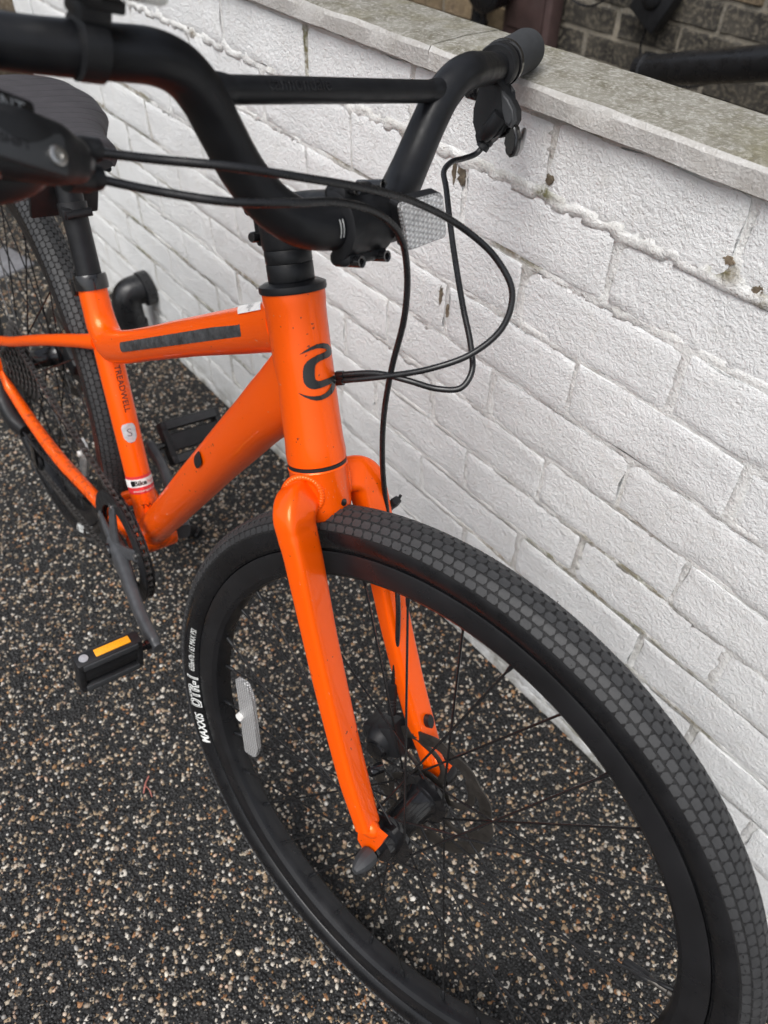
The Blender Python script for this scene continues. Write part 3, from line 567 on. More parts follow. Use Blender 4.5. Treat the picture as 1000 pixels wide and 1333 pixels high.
# ---- wheels ------------------------------------------------------
AR, AY = .0208, .0208; RC = RW - AR - .0012
def torus_prof(prof, seg=180):
    m = MB(); m.lathe(prof, (0, 0, 0), (0, 1, 0), seg, True); return m
def side_y(r): return AY * math.sqrt(max(0, 1 - ((r - RC) / AR) ** 2))
tp = []
for k in range(41):
    a = math.radians(-145 + 290 * k / 40); tp.append((RC + AR * math.cos(a), AY * math.sin(a)))
tp += [(RC - AR * .80, AY * .50), (RC - AR * .80, -AY * .50)]
tyre_me = torus_prof(tp).mesh('tyre', 'sidewall', True, 60)
shoulder = []
for k in range(25):
    a = math.radians(-75 + 150 * k / 24); e = .0008 if 0 < k < 24 else -.0004; shoulder.append((RC + (AR + e) * math.cos(a), (AY + e) * math.sin(a)))
shoulder += [(RC + AR * .25, .012), (RC + AR * .25, -.012)]
tread_base = torus_prof(shoulder).mesh('tread_base', 'groove', True, 60)
bead = [(RC - AR * .55, AY * .78), (RC - AR * .55 + .0012, AY * .78 + .0022), (RC - AR * .55 + .003, AY * .84 + .001)]
rp = [(.2832, -.005), (.2832, .005), (.2852, .0112), (.2900, .0148), (.2960, .0158), (.3095, .0158), (.3118, .0150), (.3118, .0125), (.304, .0118), (.304, -.0118), (.3118, -.0125), (.3118, -.0150), (.3095, -.0158), (.2960, -.0158), (.2900, -.0148), (.2852, -.0112)]
rim_me = torus_prof(rp).mesh('rim', 'rim', True, 25)
# tread blocks: seven staggered columns of stretched hexagons
NB = 206; COLS = [-3, -2, -1, 0, 1, 2, 3]; dphi = math.radians(20.3)
def block_verts(c):
    hw = AR * dphi / 2 * .965; hl = PI * (RC + AR) / NB * .975; t = .0012
    if abs(c) == 3: hw *= .96
    b = [(-hl, 0), (-hl * .70, -hw), (hl * .70, -hw), (hl, 0), (hl * .70, hw), (-hl * .70, hw)]; s = .91
    return [(x, y, -.0006) for x, y in b] + [(x * (1 - (1 - s) * .5), y * s, t) for x, y in b]
BF = [(6, 7, 8, 9, 10, 11)] + [(i, (i + 1) % 6, 6 + (i + 1) % 6, 6 + i) for i in range(6)]
block_me = [mesh_from(block_verts(c), BF, 'tread_block', 'tread') for c in (0, 3)]
def block_mw(c, k):
    phi = c * dphi; th = 2 * PI * (k + (.5 if c % 2 else 0)) / NB
    rad = Vector((math.cos(th), 0, math.sin(th))); tan = Vector((-math.sin(th), 0, math.cos(th)))
    n = rad * math.cos(phi) + Vector((0, 1, 0)) * math.sin(phi); p = rad * (RC + (AR + .0006) * math.cos(phi)) + Vector((0, (AY + .0006) * math.sin(phi), 0))
    b = n.cross(tan); return Matrix(((tan.x, b.x, n.x, p.x), (tan.y, b.y, n.y, p.y), (tan.z, b.z, n.z, p.z), (0, 0, 0, 1)))
spoke_me = MB(); spoke_me.tube([(0, 0, 0), (0, 0, 1)], .00120, 8, smooth=False); spoke_me = spoke_me.mesh('spoke', 'spoke')
nip_me = MB(); nip_me.lathe([(.0022, -.002), (.0022, .006), (.0017, .013), (.0012, .0135)], (0, 0, 0), (0, 0, 1), 10); nip_me = nip_me.mesh('nipple', 'black_satin')
def between(a, b):
    d = b - a; q = d.to_track_quat('Z', 'Y'); return Matrix.Translation(a) @ q.to_matrix().to_4x4() @ Matrix.Diagonal((1, 1, d.length, 1)), Matrix.Translation(b) @ (-d).to_track_quat('Z', 'Y').to_matrix().to_4x4()
def tyre_fn(r0, th0, side=-1, eps=.0006):
    def fn(u, v):
        r = r0 + v; th = th0 + side * u / r0
        return Vector((r * math.cos(th), side * (side_y(r) + eps), r * math.sin(th)))
    return fn
def wheel(mw, label, front, fl_l, fl_r, phase):
    w = empty('wheel', mw, bike); w['label'] = label
    link('tyre', tyre_me, w); link('tread_base', tread_base, w); link('rim', rim_me, w)
    full = bike.matrix_local @ mw; cp = cam.matrix_world.translation; inv = full.inverted() @ cp
    cand = []
    for c in COLS:
        for k in range(NB):
            m = block_mw(c, k); n = m.col[2].to_3d(); p = m.translation; v = inv - p
            f = n.dot(v.normalized()); wp = full @ p - cp
            d = wp.dot(fwd); ux = 500 + 984.3 * wp.dot(right) / d; vy = 666.5 + 984.3 * wp.dot(down) / d
            vis = f > .12 and -20 < ux < 1020 and -20 < vy < 1353
            cand.append((-(f / v.length ** 2) if vis else 1 + v.length, c, k, m))
    cand.sort(key=lambda t: t[0]); own = 300 if front else 0
    for s, c, k, m in cand[:own]: link('tread_block', block_me[1 if abs(c) == 3 else 0], w, m)
    vs = []; fs = []
    for s, c, k, m in cand[own:]:
        o = len(vs); vs += [m @ Vector(p) for p in block_verts(c)]; fs += [tuple(i + o for i in f) for f in BF]
    tag(link('tread', mesh_from(vs, fs, 'tread', 'tread'), w), None, None, kind='stuff')
    # moulding hairs on the tread and raised lines on the sidewall
    h = MB()
    for k in range(0, NB, 2):
        for c in (3, -3):
            if random.random() < .55:
                m = block_mw(c, k + random.random()); l = random.uniform(.0015, .0042); h.tube([m @ Vector((0, 0, 0)), m @ Vector((random.uniform(-.001, .001), .0004, l))], .00028, 4, smooth=False)
    tag(h.build('moulding_hair', 'groove', w), None, None, kind='stuff')
    for s in (-1, 1):
        ln = MB(); ln.lathe([(.3128, s * (side_y(.3128) - .001)), (.3128, s * (side_y(.3128) + .0007)), (.3136, s * (side_y(.3136) + .0009)), (.3144, s * (side_y(.3144) + .0007)), (.3144, s * (side_y(.3144) - .001))], (0, 0, 0), (0, 1, 0), 180, True); ln.build('sidewall_line', 'sidewall', w)
    # hub
    hb = MB()
    hb.lathe([(.0, -fl_r - .024), (.0085, -fl_r - .024), (.0085, -fl_r - .016), (.0178, -fl_r - .0155), (.0188, -fl_r - .003), (.0310, -fl_r - .0020), (.0310, -fl_r + .0022), (.0210, -fl_r + .005), (.0182, -fl_r + .012), (.0172, 0), (.0182, fl_l - .012), (.0210, fl_l - .005), (.0310, fl_l - .0022), (.0310, fl_l + .0020), (.020, fl_l + .003), (.019, fl_l + .010), (.0125, fl_l + .0105), (.0085, fl_l + .018), (.0085, fl_l + .024), (0, fl_l + .024)], (0, 0, 0), (0, 1, 0), 40)
    hb.build('hub', 'black_gloss', w, True, 30)
    for j in range(32):
        s = -1 if j % 2 else 1; pair = j // 2; lead = 1 if pair % 2 else -1
        ar = 2 * PI * j / 32 + phase; ah = ar + lead * math.radians(62)
        hy = s * (fl_l if s > 0 else fl_r); A = Vector((.0275 * math.cos(ah), hy + (.0022 if lead > 0 else -.0022), .0275 * math.sin(ah))); B = Vector((.2834 * math.cos(ar), s * .0025, .2834 * math.sin(ar)))
        m1, m2 = between(A, B); link('spoke', spoke_me, w, m1); link('nipple', nip_me, w, m2)
    # disc rotor on the left
    rt = MB(); ry = fl_l + .012
    for ring in ((.0655, .080), (.018, .027)):
        n = 96; vs = []; fs = []
        for k in range(n):
            a = 2 * PI * k / n; wv = .0016 * math.sin(a * 12) if ring[1] > .05 else 0
            for r, y in ((ring[0] + wv, ry - .0009), (ring[1] + wv, ry - .0009), (ring[1] + wv, ry + .0009), (ring[0] + wv, ry + .0009)): vs.append((r * math.cos(a), y, r * math.sin(a)))
        for k in range(n):
            for q in range(4): fs.append((k * 4 + q, k * 4 + (q + 1) % 4, ((k + 1) % n) * 4 + (q + 1) % 4, ((k + 1) % n) * 4 + q))
        rt.add(vs, fs)
    for k in range(6):
        a = 2 * PI * k / 6 + .2; pts = [Vector((r * math.cos(a + d), ry, r * math.sin(a + d))) for r, d in ((.024, 0), (.042, .16), (.056, .42), (.0675, .80))]
        rt.tube(pts, [(.0010, .0045), (.0010, .0042), (.0010, .0042), (.0010, .005)], 8, side=(0, 1, 0))
    for k in range(24):
        a = 2 * PI * k / 24; rt.lathe([(.0022, -.0012), (.0035, -.0012), (.0035, .0012), (.0022, .0012)], (.0727 * math.cos(a), ry, .0727 * math.sin(a)), (0, 1, 0), 10, True)
    rt.build('brake_rotor', 'rotor', w)
    q = MB()
    for k in range(6):
        a = 2 * PI * k / 6; q.lathe([(0, 0), (.0035, 0), (.0035, .003), (0, .003)], (.0205 * math.cos(a), ry + .001, .0205 * math.sin(a)), (0, 1, 0), 8)
    q.build('rotor_bolts', 'black_gloss', w)
    return w
fw_m = ST @ Matrix.Translation((0, 0, RW))
fw = wheel(fw_m, 'front wheel with black rim and block tread tyre', True, .029, .034, .05)
rw = wheel(Matrix.Translation((-WB, 0, RW)), 'rear wheel behind the seat tube', False, .034, .022, .3)
# sidewall lettering (drive side)
link('lettering', text_mesh('lettering', 'MAXXIS', .0150, 'print_white', tyre_fn(.3205, math.radians(-156.2)), xs=.88, shear=.25, bold=.022), fw)
link('lettering', text_mesh('lettering', '650x47b / 65 MAX PSI', .0100, 'print_white', tyre_fn(.3205, math.radians(180.2)), xs=.80, shear=.2), fw)
link('lettering', text_mesh('lettering', 'DTR-1', .0190, 'print_white', tyre_fn(.3205, math.radians(-167.0)), xs=.95, shear=.2, bold=.055, spacing=1.08), fw)
link('lettering', text_mesh('lettering', 'DTR-1', .0190, 'print_black', tyre_fn(.3205, math.radians(-167.0), eps=.0010), xs=.95, shear=.2, bold=-.018, spacing=1.08), fw)
link('lettering', text_mesh('lettering', 'DTR-1', .0195, 'print_white', tyre_fn(.3195, math.radians(-62.0)), xs=.80, shear=.2, bold=.05), rw)
link('lettering', text_mesh('lettering', 'MAXXIS', .0145, 'print_white', tyre_fn(.3195, math.radians(-50.5)), xs=.78, shear=.25, bold=.022), rw)
# valve
vm = MB(); va = math.radians(12); vd = Vector((math.cos(va), 0, math.sin(va)))
vm.lathe([(.0042, 0), (.0042, .004), (.003, .005), (.003, .018), (.0033, .0185), (.0040, .020), (.0040, .040), (.003, .043), (0, .043)], vd * .2834, -vd, 14); vm.build('valve', 'rotor', fw)
q = MB(); q.lathe([(.0041, .021), (.0046, .022), (.0046, .041), (.003, .0445), (0, .0445)], vd * .2834, -vd, 14); q.build('valve_cap', 'black_plastic', fw)
# clear spoke reflector, front wheel drive side
def spoke_reflector(w, a, b, wd, y):
    a = Vector(a); b = Vector(b); ex = (b - a).normalized(); L = (b - a).length; ey = Vector((0, -1, 0)).cross(ex).normalized()
    prof = [(0, .25), (.03, .60), (.16, 1), (.84, 1), (.97, .60), (1, .25), (1, -.72), (.985, -.85), (.015, -.85), (0, -.72)]
    m = MB(); m.prism([(x * L, q * wd / 2) for x, q in prof], a, ex, ey, .0055); o = m.build('spoke_reflector', 'spoke_reflector', w, False)
    k = MB(); k.prism([(L * .12 + x * L * .76, q * wd / 2 * .62) for x, q in prof], a + Vector((0, -.0008, 0)), ex, ey, .002); k.build('lens', 'spoke_reflector', o, False)
    c = MB(); c.lathe([(0, -.0085), (.005, -.0085), (.0055, .002), (.004, .003), (0, .003)], a + ex * L * .5 - ey * wd * .40, (0, 1, 0), 14); c.build('spoke_clip', 'white_plastic', o)
spoke_reflector(fw, (-.2265, -.022, .0300), (-.1985, -.022, -.0800), .027, -.02)
spoke_reflector(rw, (.236, -.010, -.030), (.205, -.010, -.115), .030, -.01)

# ---- fork ---------------------------------------------------------
fork = empty('fork', None, bike)
m = SM(); m.lathe([(.0, .334), (.018, .335), (.0245, .341), (.0262, .350), (.0262, .3835), (.0268, .3855), (.0262, .3868), (0, .3868)], AXP, AXD, 40); m.build('fork_crown', 'orange', fork)
for s in (-1, 1):
    m = SM(); m.tube([(-.1900, s * .006, .6630), (-.1845, s * .0240, .6690), (-.1765, s * .0400, .6705), (-.1705, s * .0468, .6650), (-.1640, s * .0482, .6540), (-.1540, s * .0486, .6360), (-.1110, s * .0500, .5463), (-.0506, s * .0530, .4350), (-.0150, s * .0550, .3800)],
        [(.0145, .0145), (.0145, .0160), (.0138, .0172), (.0128, .0176), (.0118, .0174), (.0113, .0170), (.0106, .0156), (.0097, .0146), (.0088, .0125)], 36, side=(0, 1, 0), n=9, power=4.2)
    b = m.build('fork_blade', 'orange', fork)
    m = SM(); m.prism([(-.016, .0), (-.017, -.012), (-.013, -.034), (-.005, -.0405), (.004, -.039), (.0085, -.030), (.0125, -.012), (.014, .002)], (-.006, s * .0555 + .0028, .3850), (1, 0, 0), (0, 0, 1), .0056); m.build('dropout', 'orange', b)
    m = SM(); m.ellipsoid((-.012, s * .0555, .3800), (.0125, .0085, .010)); m.build('weld', 'orange', b)
    # weld bead where the blade meets the crown
    wb_ = SM(); ctr = Vector((-.1815, s * .0262, .6725)); nn = Vector((.012, s * .020, .004)).normalized(); e1 = nn.cross(Vector((0, 0, 1))).normalized(); e2 = nn.cross(e1)
    for k in range(44):
        a = 2 * PI * k / 44; p = ctr + e1 * (.0166 * math.cos(a)) + e2 * (.0176 * math.sin(a)); wb_.ellipsoid(p, (.0036, .0036, .0032), None, 10, 8)
    wb_.build('weld', 'orange', b)
# mount boss for the hose guide and eyelets
m = SM(); m.lathe([(.0, 0), (.0052, 0), (.0052, .004), (.003, .0045), (.003, .0025), (0, .0025)], (-.1560, .0560, .6440), (.6, .75, .25), 14); m.build('eyelet', 'orange', fork)
m = SM(); m.lathe([(.0, 0), (.0046, 0), (.0046, .0025), (.0028, .003), (.0028, .001), (0, .001)], (-.0715, .0415, .4820), (.75, -.45, .5), 14); m.build('eyelet', 'orange', fork)
m = SM(); m.lathe([(0, 0), (.0034, 0), (.0034, .0008), (0, .0008)], axis(.3535) + AXN * .0258, AXN, 12); m.build('crown_hole', 'print_black', fork)
# black crown race seal
m = MB(); m.lathe([(.0255, .3868), (.0262, .3872), (.0262, .3900), (.0255, .3904), (.020, .3904), (.020, .3868)], AXP, AXD, 48, True); m.build('headset_seal', 'black_plastic', bike)
# front axle quick release
ax_ = empty('quick_release', None, bike)
m = SM(); m.lathe([(.0, -.0850), (.0035, -.0846), (.0078, -.0780), (.0098, -.0715), (.0104, -.0640), (.0100, -.0605), (0, -.0605)], (0, 0, RW), (0, 1, 0), 10); m.build('skewer_nut', 'grey_plastic', ax_, True, 25)
m = SM(); m.lathe([(0, .0605), (.0105, .0605), (.0115, .066), (.0115, .078), (.008, .083), (0, .083)], (0, 0, RW), (0, 1, 0), 20); m.tube([(0, .072, RW), (-.02, .078, RW + .02), (-.045, .082, RW + .035)], [(.005, .006), (.004, .007), (.003, .008)], 12); m.build('lever', 'black_satin', ax_)
# disc caliper
C2 = [(-0.2256, -0.1880, 0.9355), (-0.2096, -0.1626, 0.9320), (-0.1826, -0.1302, 0.9314), (-0.1694, -0.0936, 0.9317), (-0.1655, -0.0559, 0.9299), (-0.1617, -0.0194, 0.9208), (-0.1573, 0.0057, 0.9047), (-0.1559, 0.0220, 0.8776), (-0.1545, 0.0300, 0.8401), (-0.1612, 0.0380, 0.7881), (-0.1629, 0.0440, 0.7408), (-0.1578, 0.0500, 0.6924), (-0.1460, 0.0560, 0.6434), (-0.1247, 0.0500, 0.6080), (-0.1005, 0.0420, 0.5644), (-0.0902, 0.0400, 0.5307), (-0.0826, 0.0390, 0.4921), (-0.0755, 0.0380, 0.4507)]
cal = empty('brake_caliper', None, bike); rotc = Matrix.Rotation(-.62, 3, 'Y')
m = SM(); m.tube([(-.064, .018, .382), (-.066, .030, .385), (-.066, .046, .385)], [(.012, .017), (.017, .021), (.017, .021)], 24, side=(.8, 0, .6)); m.box((-.066, .038, .386), (.044, .030, .040), rotc, .006); m.build('caliper_body', 'black_plastic', cal)
m = SM(); m.lathe([(0, 0), (.0105, .001), (.0115, .004), (.0115, .010), (0, .010)], (-.064, .012, .382), (0, 1, 0), 20); m.build('pad_adjuster', 'black_gloss', cal)
m = SM(); m.tube([(-.066, .052, .400), (-.046, .053, .420), (-.030, .054, .430)], [(.005, .008)] * 3, 12); m.tube([(-.060, .052, .365), (-.038, .053, .385), (-.02, .054, .395)], [(.005, .008)] * 3, 12); m.build('mount_bracket', 'black_satin', cal)
m = SM(); m.lathe([(.0032, 0), (.0048, .001), (.0048, .012), (.0040, .0125), (.0046, .014), (.0046, .016), (.0040, .0165), (.0046, .018), (.0046, .020), (.0040, .0205), (.0046, .022), (.0046, .025), (.0058, .026), (.0058, .042), (.0032, .043)], Vector(C2[-1]) + Vector((.0075, -.001, -.0300)), Vector((-.0075, .001, .0300)), 16); m.build('cable_boot', 'black_plastic', cal)
m = SM(); m.lathe([(0, 0), (.006, .0), (.006, .014), (.0045, .016), (0, .016)], (-.049, .010, .372), (-.3, -1, .1), 14); m.build('bolt', 'black_gloss', cal)

# ---- frame ----------------------------------------------------------
fr_ = empty('frame', None, bike)
m = MB(); m.lathe([(.0242, .3906), (.0262, .3908), (.0266, .398), (.0256, .410), (.0250, .45), (.0248, .49), (.0250, .522), (.0258, .528), (.0258, .5352), (.0242, .5356)], AXP, AXD, 64); ht = m.build('head_tube', 'orange', fr_, True, 50)
LOGO = [(-0.0161, 0.4888), (-0.0111, 0.4916), (-0.006, 0.4936), (-0.0007, 0.4949), (0.0059, 0.4944), (0.0119, 0.4923), (0.0166, 0.4886), (0.0184, 0.4849), (0.0158, 0.4826), (0.0111, 0.4818), (0.0049, 0.4815), (-0.0001, 0.4809), (-0.003, 0.4797), (-0.0046, 0.4779), (-0.0054, 0.4742), (-0.006, 0.4696), (-0.0058, 0.4672), (-0.004, 0.4654), (-0.0014, 0.465), (0.0046, 0.4652), (0.0118, 0.4653), (0.0185, 0.4648), (0.0205, 0.4610), (0.0174, 0.4574), (0.0141, 0.4543), (0.0094, 0.4517), (0.0033, 0.45), (-0.0027, 0.4492), (-0.0073, 0.4496), (-0.0119, 0.4513), (-0.0168, 0.4541), (-0.0198, 0.4565), (-0.0217, 0.4583), (-0.0175, 0.4561), (-0.0129, 0.4544), (-0.0083, 0.4534), (-0.0032, 0.453), (0.0014, 0.4539), (0.0056, 0.4557), (0.0092, 0.4582), (0.0104, 0.4598), (0.0043, 0.4597), (-0.0023, 0.4592), (-0.0075, 0.4592), (-0.0112, 0.4604), (-0.0137, 0.4625), (-0.0154, 0.4658), (-0.0156, 0.4701), (-0.0149, 0.4757), (-0.0134, 0.4798), (-0.0104, 0.4829), (-0.0063, 0.4848), (-0.0015, 0.4862), (0.0059, 0.4869), (0.0098, 0.4876), (0.0078, 0.4893), (0.0027, 0.491), (-0.0017, 0.4916), (-0.0064, 0.4911), (-0.0113, 0.49)]
link('emblem', poly_mesh('emblem', LOGO, 'print_black', cyl_map(AXP, AXD, .0252, (1, 0, 0), .0006)), ht)
STD = Vector((-math.cos(STA), 0, math.sin(STA))); BB = Vector((BBX, 0, BBZ))
# seat mast flows round into the top tube
TTA = Vector((-.2985 + .528, 0, .7706 - .640)).normalized()
m = MB(); m.tube([(-.7150, 0, .6350), (-.7045, 0, .6060), (-.6910, 0, .5815), (-.6670, 0, .5700), (-.6300, 0, .5835), (-.5280, 0, .6400), (-.4280, 0, .6975), (-.2985, 0, .7700), (-.2480, 0, .7985)],
    [(.0182, .0182), (.0186, .0190), (.0195, .0215), (.0200, .0225), (.0198, .0210), (.0200, .0198), (.0205, .0202), (.0212, .0215), (.0215, .0225)], 36, n=9, power=2.25); tt = m.build('top_tube', 'orange', fr_)
tfn = cyl_map((-.528, 0, .640), TTA, .0206, (0, -1, 0), .0008)
gp = rrect(.332, .0115, .0035)
link('frame_guard', poly_mesh('frame_guard', [(y - .0018, x + .107) for x, y in gp], 'guard', lambda u, h: tfn(u - .0002, h)), tt)
link('sticker', poly_mesh('sticker', [(-.0250, .254), (-.0148, .268), (-.0150, .311), (-.0255, .297)], 'stk_white', cyl_map((-.528, 0, .640), TTA, .0206, (0, -1, 0), .0026)), tt)
for k in range(5): link('lettering', text_mesh('lettering', ('READ THE', 'MANUAL', 'FRAME NO', 'TUV', 'EN')[k], .0022, 'print_grey', lambda u, v, k=k: cyl_map((-.528, 0, .640), TTA, .0206, (0, -1, 0), .0030)(-.0232 + .0018 * k + v * -1, .283 + k * .0014 + u), xs=1.2), tt)
# seat tube
m = MB(); m.tube([BB, BB + STD * .10, BB + STD * .335], [(.0178, .0178), .0178, .0180], 36, n=4); sto = m.build('seat_tube', 'orange', fr_)
sfn = cyl_map(BB, STD, .0180, (1, 0, 0), .0006)
# lettering reads downwards
def down(h0, u0=0): return lambda x, y: sfn(u0 + y, h0 - x)
link('lettering', text_mesh('lettering', 'TREADWELL', .0118, 'print_black', down(.2315, .0012), xs=.98, spacing=1.02), sto)
link('badge', poly_mesh('badge', [(-.0098, .1765), (-.0072, .1815), (0, .1832), (.0072, .1815), (.0098, .1765), (.0090, .1620), (.0045, .1555), (.0, .1545), (-.0045, .1555), (-.0090, .1620)], 'badge', lambda u, v: sfn(u - .003, v)), sto)
link('lettering', text_mesh('lettering', 'S', .0165, 'print_grey', lambda x, y: cyl_map(BB, STD, .0180, (1, 0, 0), .001)(x - .003, .1690 + y)), sto)
for h, w, mt in ((.0895, .0270, 'stk_red'),):
    link('sticker', poly_mesh('sticker', [(x - .003, y + h) for x, y in rrect(.052, w)], mt, sfn), sto)
link('sticker', poly_mesh('sticker', [(x - .003, y + .0925) for x, y in rrect(.052, .0125)], 'stk_white', cyl_map(BB, STD, .0180, (1, 0, 0), .0009)), sto)
f2 = cyl_map(BB, STD, .0180, (1, 0, 0), .0012)
link('lettering', text_mesh('lettering', 'Bike', .0105, 'print_black', lambda x, y: f2(x - .0050, y + .0925), bold=.03), sto)
link('lettering', text_mesh('lettering', 'Register', .0082, 'stk_red', lambda x, y: f2(x + .0140, y + .0922), xs=.62), sto)
link('lettering', text_mesh('lettering', 'www.bikeregister.com', .0048, 'stk_white', lambda x, y: f2(x, y + .0805), xs=.8), sto)
link('emblem', poly_mesh('emblem', [(x - .0155, y * 1.25 + .0925) for x, y in rrect(.0055, .0075, .0026)], 'print_black', f2), sto)
link('lettering', text_mesh('lettering', 'TWO', .0085, 'print_black', lambda x, y: f2(x + .002, y + .0560), xs=1.25), sto)
# down tube, bottom bracket
DT0, DT1 = Vector((-.5900, 0, .2900)), Vector((-.2210, 0, .7640))
m = MB(); m.tube([DT0, (-.5100, 0, .3940), (-.4000, 0, .5380), (-.3000, 0, .6660), (-.2600, 0, .7160), DT1], [(.0240, .0232), (.0245, .0240), (.0255, .0258), (.0265, .0275), (.0262, .0300), (.0245, .0330)], 40, n=6, power=2.2); dto = m.build('down_tube', 'orange', fr_)
DTA = Vector((-.2686 + .581, 0, .7084 - .300)).normalized()
dfn = cyl_map((-.581, 0, .3), DTA, .0266, (0, -1, 0), .0014)
link('port_plug', poly_mesh('port_plug', [(x - .0055, y + .352) for x, y in rrect(.0150, .0250, .0065)], 'black_plastic', dfn), dto)
m = MB(); m.lathe([(.0, -.034), (.0225, -.034), (.0235, -.032), (.0235, .028), (.0225, .030), (0, .030)], BB, (0, 1, 0), 40); m.build('bottom_bracket', 'orange', fr_)
for s in (-1, 1):
    m = MB(); m.tube([(-.6850, s * .012, .5655), (-.7400, s * .026, .5430), (-.8200, s * .044, .5080), (-.9400, s * .058, .4480), (-1.0300, s * .066, .4020), (-1.0420, s * .067, .375)], [(.0095, .0110), (.0090, .0095), .0085, .0082, .0080, (.004, .012)], 18, n=6); m.build('seat_stay', 'orange', fr_)
    m = MB(); m.tube([(-.6000, s * .026, .2860), (-.6600, s * .036, .2885), (-.7200, s * .041, .2885), (-.8200, s * .050, .2875), (-.9300, s * .056, .2960), (-1.0100, s * .062, .3200), (-1.0380, s * .067, .3420)], [(.0100, .0130), (.0100, .0125), (.0098, .0120), .0108, .0100, .0090, (.004, .014)], 18, n=6); m.build('chain_stay', 'orange', fr_)
    m = MB(); m.prism([(-.012, -.020), (.012, -.020), (.016, .010), (.006, .036), (-.010, .036), (-.014, .010)], (-WB, s * .067 + .003, RW), (1, 0, 0), (0, 0, 1), .006); m.build('dropout', 'orange', fr_)
m = MB(); m.tube([(-.657, -.03, .300), (-.657, .03, .300)], .006, 12, smooth=False); m.tube([(-.655, -.012, .318), (-.640, 0, .330)], .0065, 12, smooth=False); m.build('stay_bridge', 'orange', fr_)

# ---- seatpost, collar, rear reflector, saddle --------------------------
q = MB(); q.tube([BB + STD * .362, BB + STD * .522], .0158, 32, smooth=False); sp = q.build('seat_post', 'black_satin', bike)
SPT = BB + STD * .522
q = MB(); q.box(SPT + Vector((-.002, 0, .004)), (.030, .034, .022), Matrix.Rotation(.2, 3, 'Y'), .005); q.tube([SPT + Vector((0, -.024, .006)), SPT + Vector((0, .024, .006))], .009, 16, smooth=False); q.build('saddle_clamp', 'black_satin', sp)
q = MB(); q.lathe([(.0186, .364), (.0212, .3645), (.0216, .370), (.0216, .380), (.0205, .3835), (.0162, .384)], BB, STD, 40); col = q.build('seat_collar', 'black_gloss', bike)
q = MB(); q.tube([BB + STD * .374 + Vector((-.019, -.014, 0)), BB + STD * .374 + Vector((-.034, -.012, -.012))], .006, 12, smooth=False); q.box(BB + STD * .360 + Vector((-.024, -.014, 0)), (.012, .012, .024), None, .003); q.build('collar_bolt', 'black_gloss', col)
q = MB(); q.box(BB + STD * .3555 + Vector((.0125, -.0125, 0)), (.0012, .0022, .020), Matrix.Rotation(-.35, 3, 'Y')); q.build('seat_tube_slot', 'print_black', fr_)
rr_ = empty('rear_reflector', None, bike); pc = BB + STD * .463
q = MB(); q.lathe([(.0160, -.008), (.0182, -.0078), (.0182, .0078), (.0160, .008)], pc, STD, 32); q.box(pc + Vector((.012, -.013, .0)), (.016, .012, .013), None, .003); q.tube([pc + Vector((.018, -.016, -.001)), pc + Vector((.018, .016, .001))], .0052, 12, smooth=False); q.build('bracket', 'black_plastic', rr_)
q = MB(); q.box(pc + Vector((-.028, 0, .004)), (.007, .088, .050), Matrix.Rotation(.35, 3, 'Y'), .003); q.build('reflector_body', 'black_plastic', rr_)
q = MB(); q.box(pc + Vector((-.034, 0, .002)), (.004, .078, .042), Matrix.Rotation(.35, 3, 'Y'), .0015); q.build('lens', 'red_plastic', rr_)
sad = empty('saddle', None, bike)
def saddle():
    nx, ny = 40, 28; x0, x1 = -.905, -.634; vs = []; fs = []
    def hw(t):   # half width, t 0 rear .. 1 nose
        pts = [(0, .056), (.06, .077), (.18, .089), (.33, .083), (.5, .062), (.65, .043), (.8, .034), (.92, .028), (1, .012)]
        for (a, b), (c, d) in zip(pts, pts[1:]):
            if a <= t <= c: u = (t - a) / (c - a); u = u * u * (3 - 2 * u); return b + (d - b) * u
        return .012
    for i in range(nx + 1):
        t = .5 - .5 * math.cos(PI * i / nx); x = x0 + (x1 - x0) * t; w = hw(t)
        end = math.sqrt(max(0, 1 - max(0, (t - .93) / .07) ** 2)) * math.sqrt(max(0, 1 - max(0, (.05 - t) / .05) ** 2))
        top = .8300 + .008 * (1 - t) ** 2 - .005 * math.sin(t * PI) - .014 * (1 - end)
        h = (.016 + .20 * w)
        for j in range(ny + 1):
            ang = (-1 + 2 * j / ny) * math.radians(112); sn, cs_ = math.sin(ang), math.cos(ang)
            yy = w * math.copysign(abs(sn) ** .85, sn) * (1 if abs(ang) < PI / 2 else 1 - .10 * (abs(ang) - PI / 2) / .38) * max(end, .05)
            vs.append((x, yy, top - h * (1 - math.copysign(abs(cs_) ** .75, cs_)) * max(end, .1)))
    n = ny + 1
    for i in range(nx):
        for j in range(ny): a = i * n + j; fs.append((a, a + 1, a + n + 1, a + n))
    fs.append(tuple(range(n))); fs.append(tuple(nx * n + j for j in range(n)))
    m = MB(); m.v = vs; m.f = fs; m.build('saddle_top', 'saddle', sad, True, 60)
    base = MB(); base.tube([(-.89, 0, .793), (-.80, 0, .791), (-.70, 0, .799), (-.635, 0, .806)], [(.070, .006), (.070, .006), (.034, .006), (.014, .005)], 20); base.build('saddle_base', 'black_plastic', sad)
    for s in (-1, 1):
        r = MB(); r.tube([(-.64, s * .010, .800), (-.69, s * .020, .786), (-.74, s * .022, .780), (-.80, s * .022, .780), (-.86, s * .034, .792)], .0036, 10); r.build('saddle_rail', 'black_gloss', sad)
saddle()

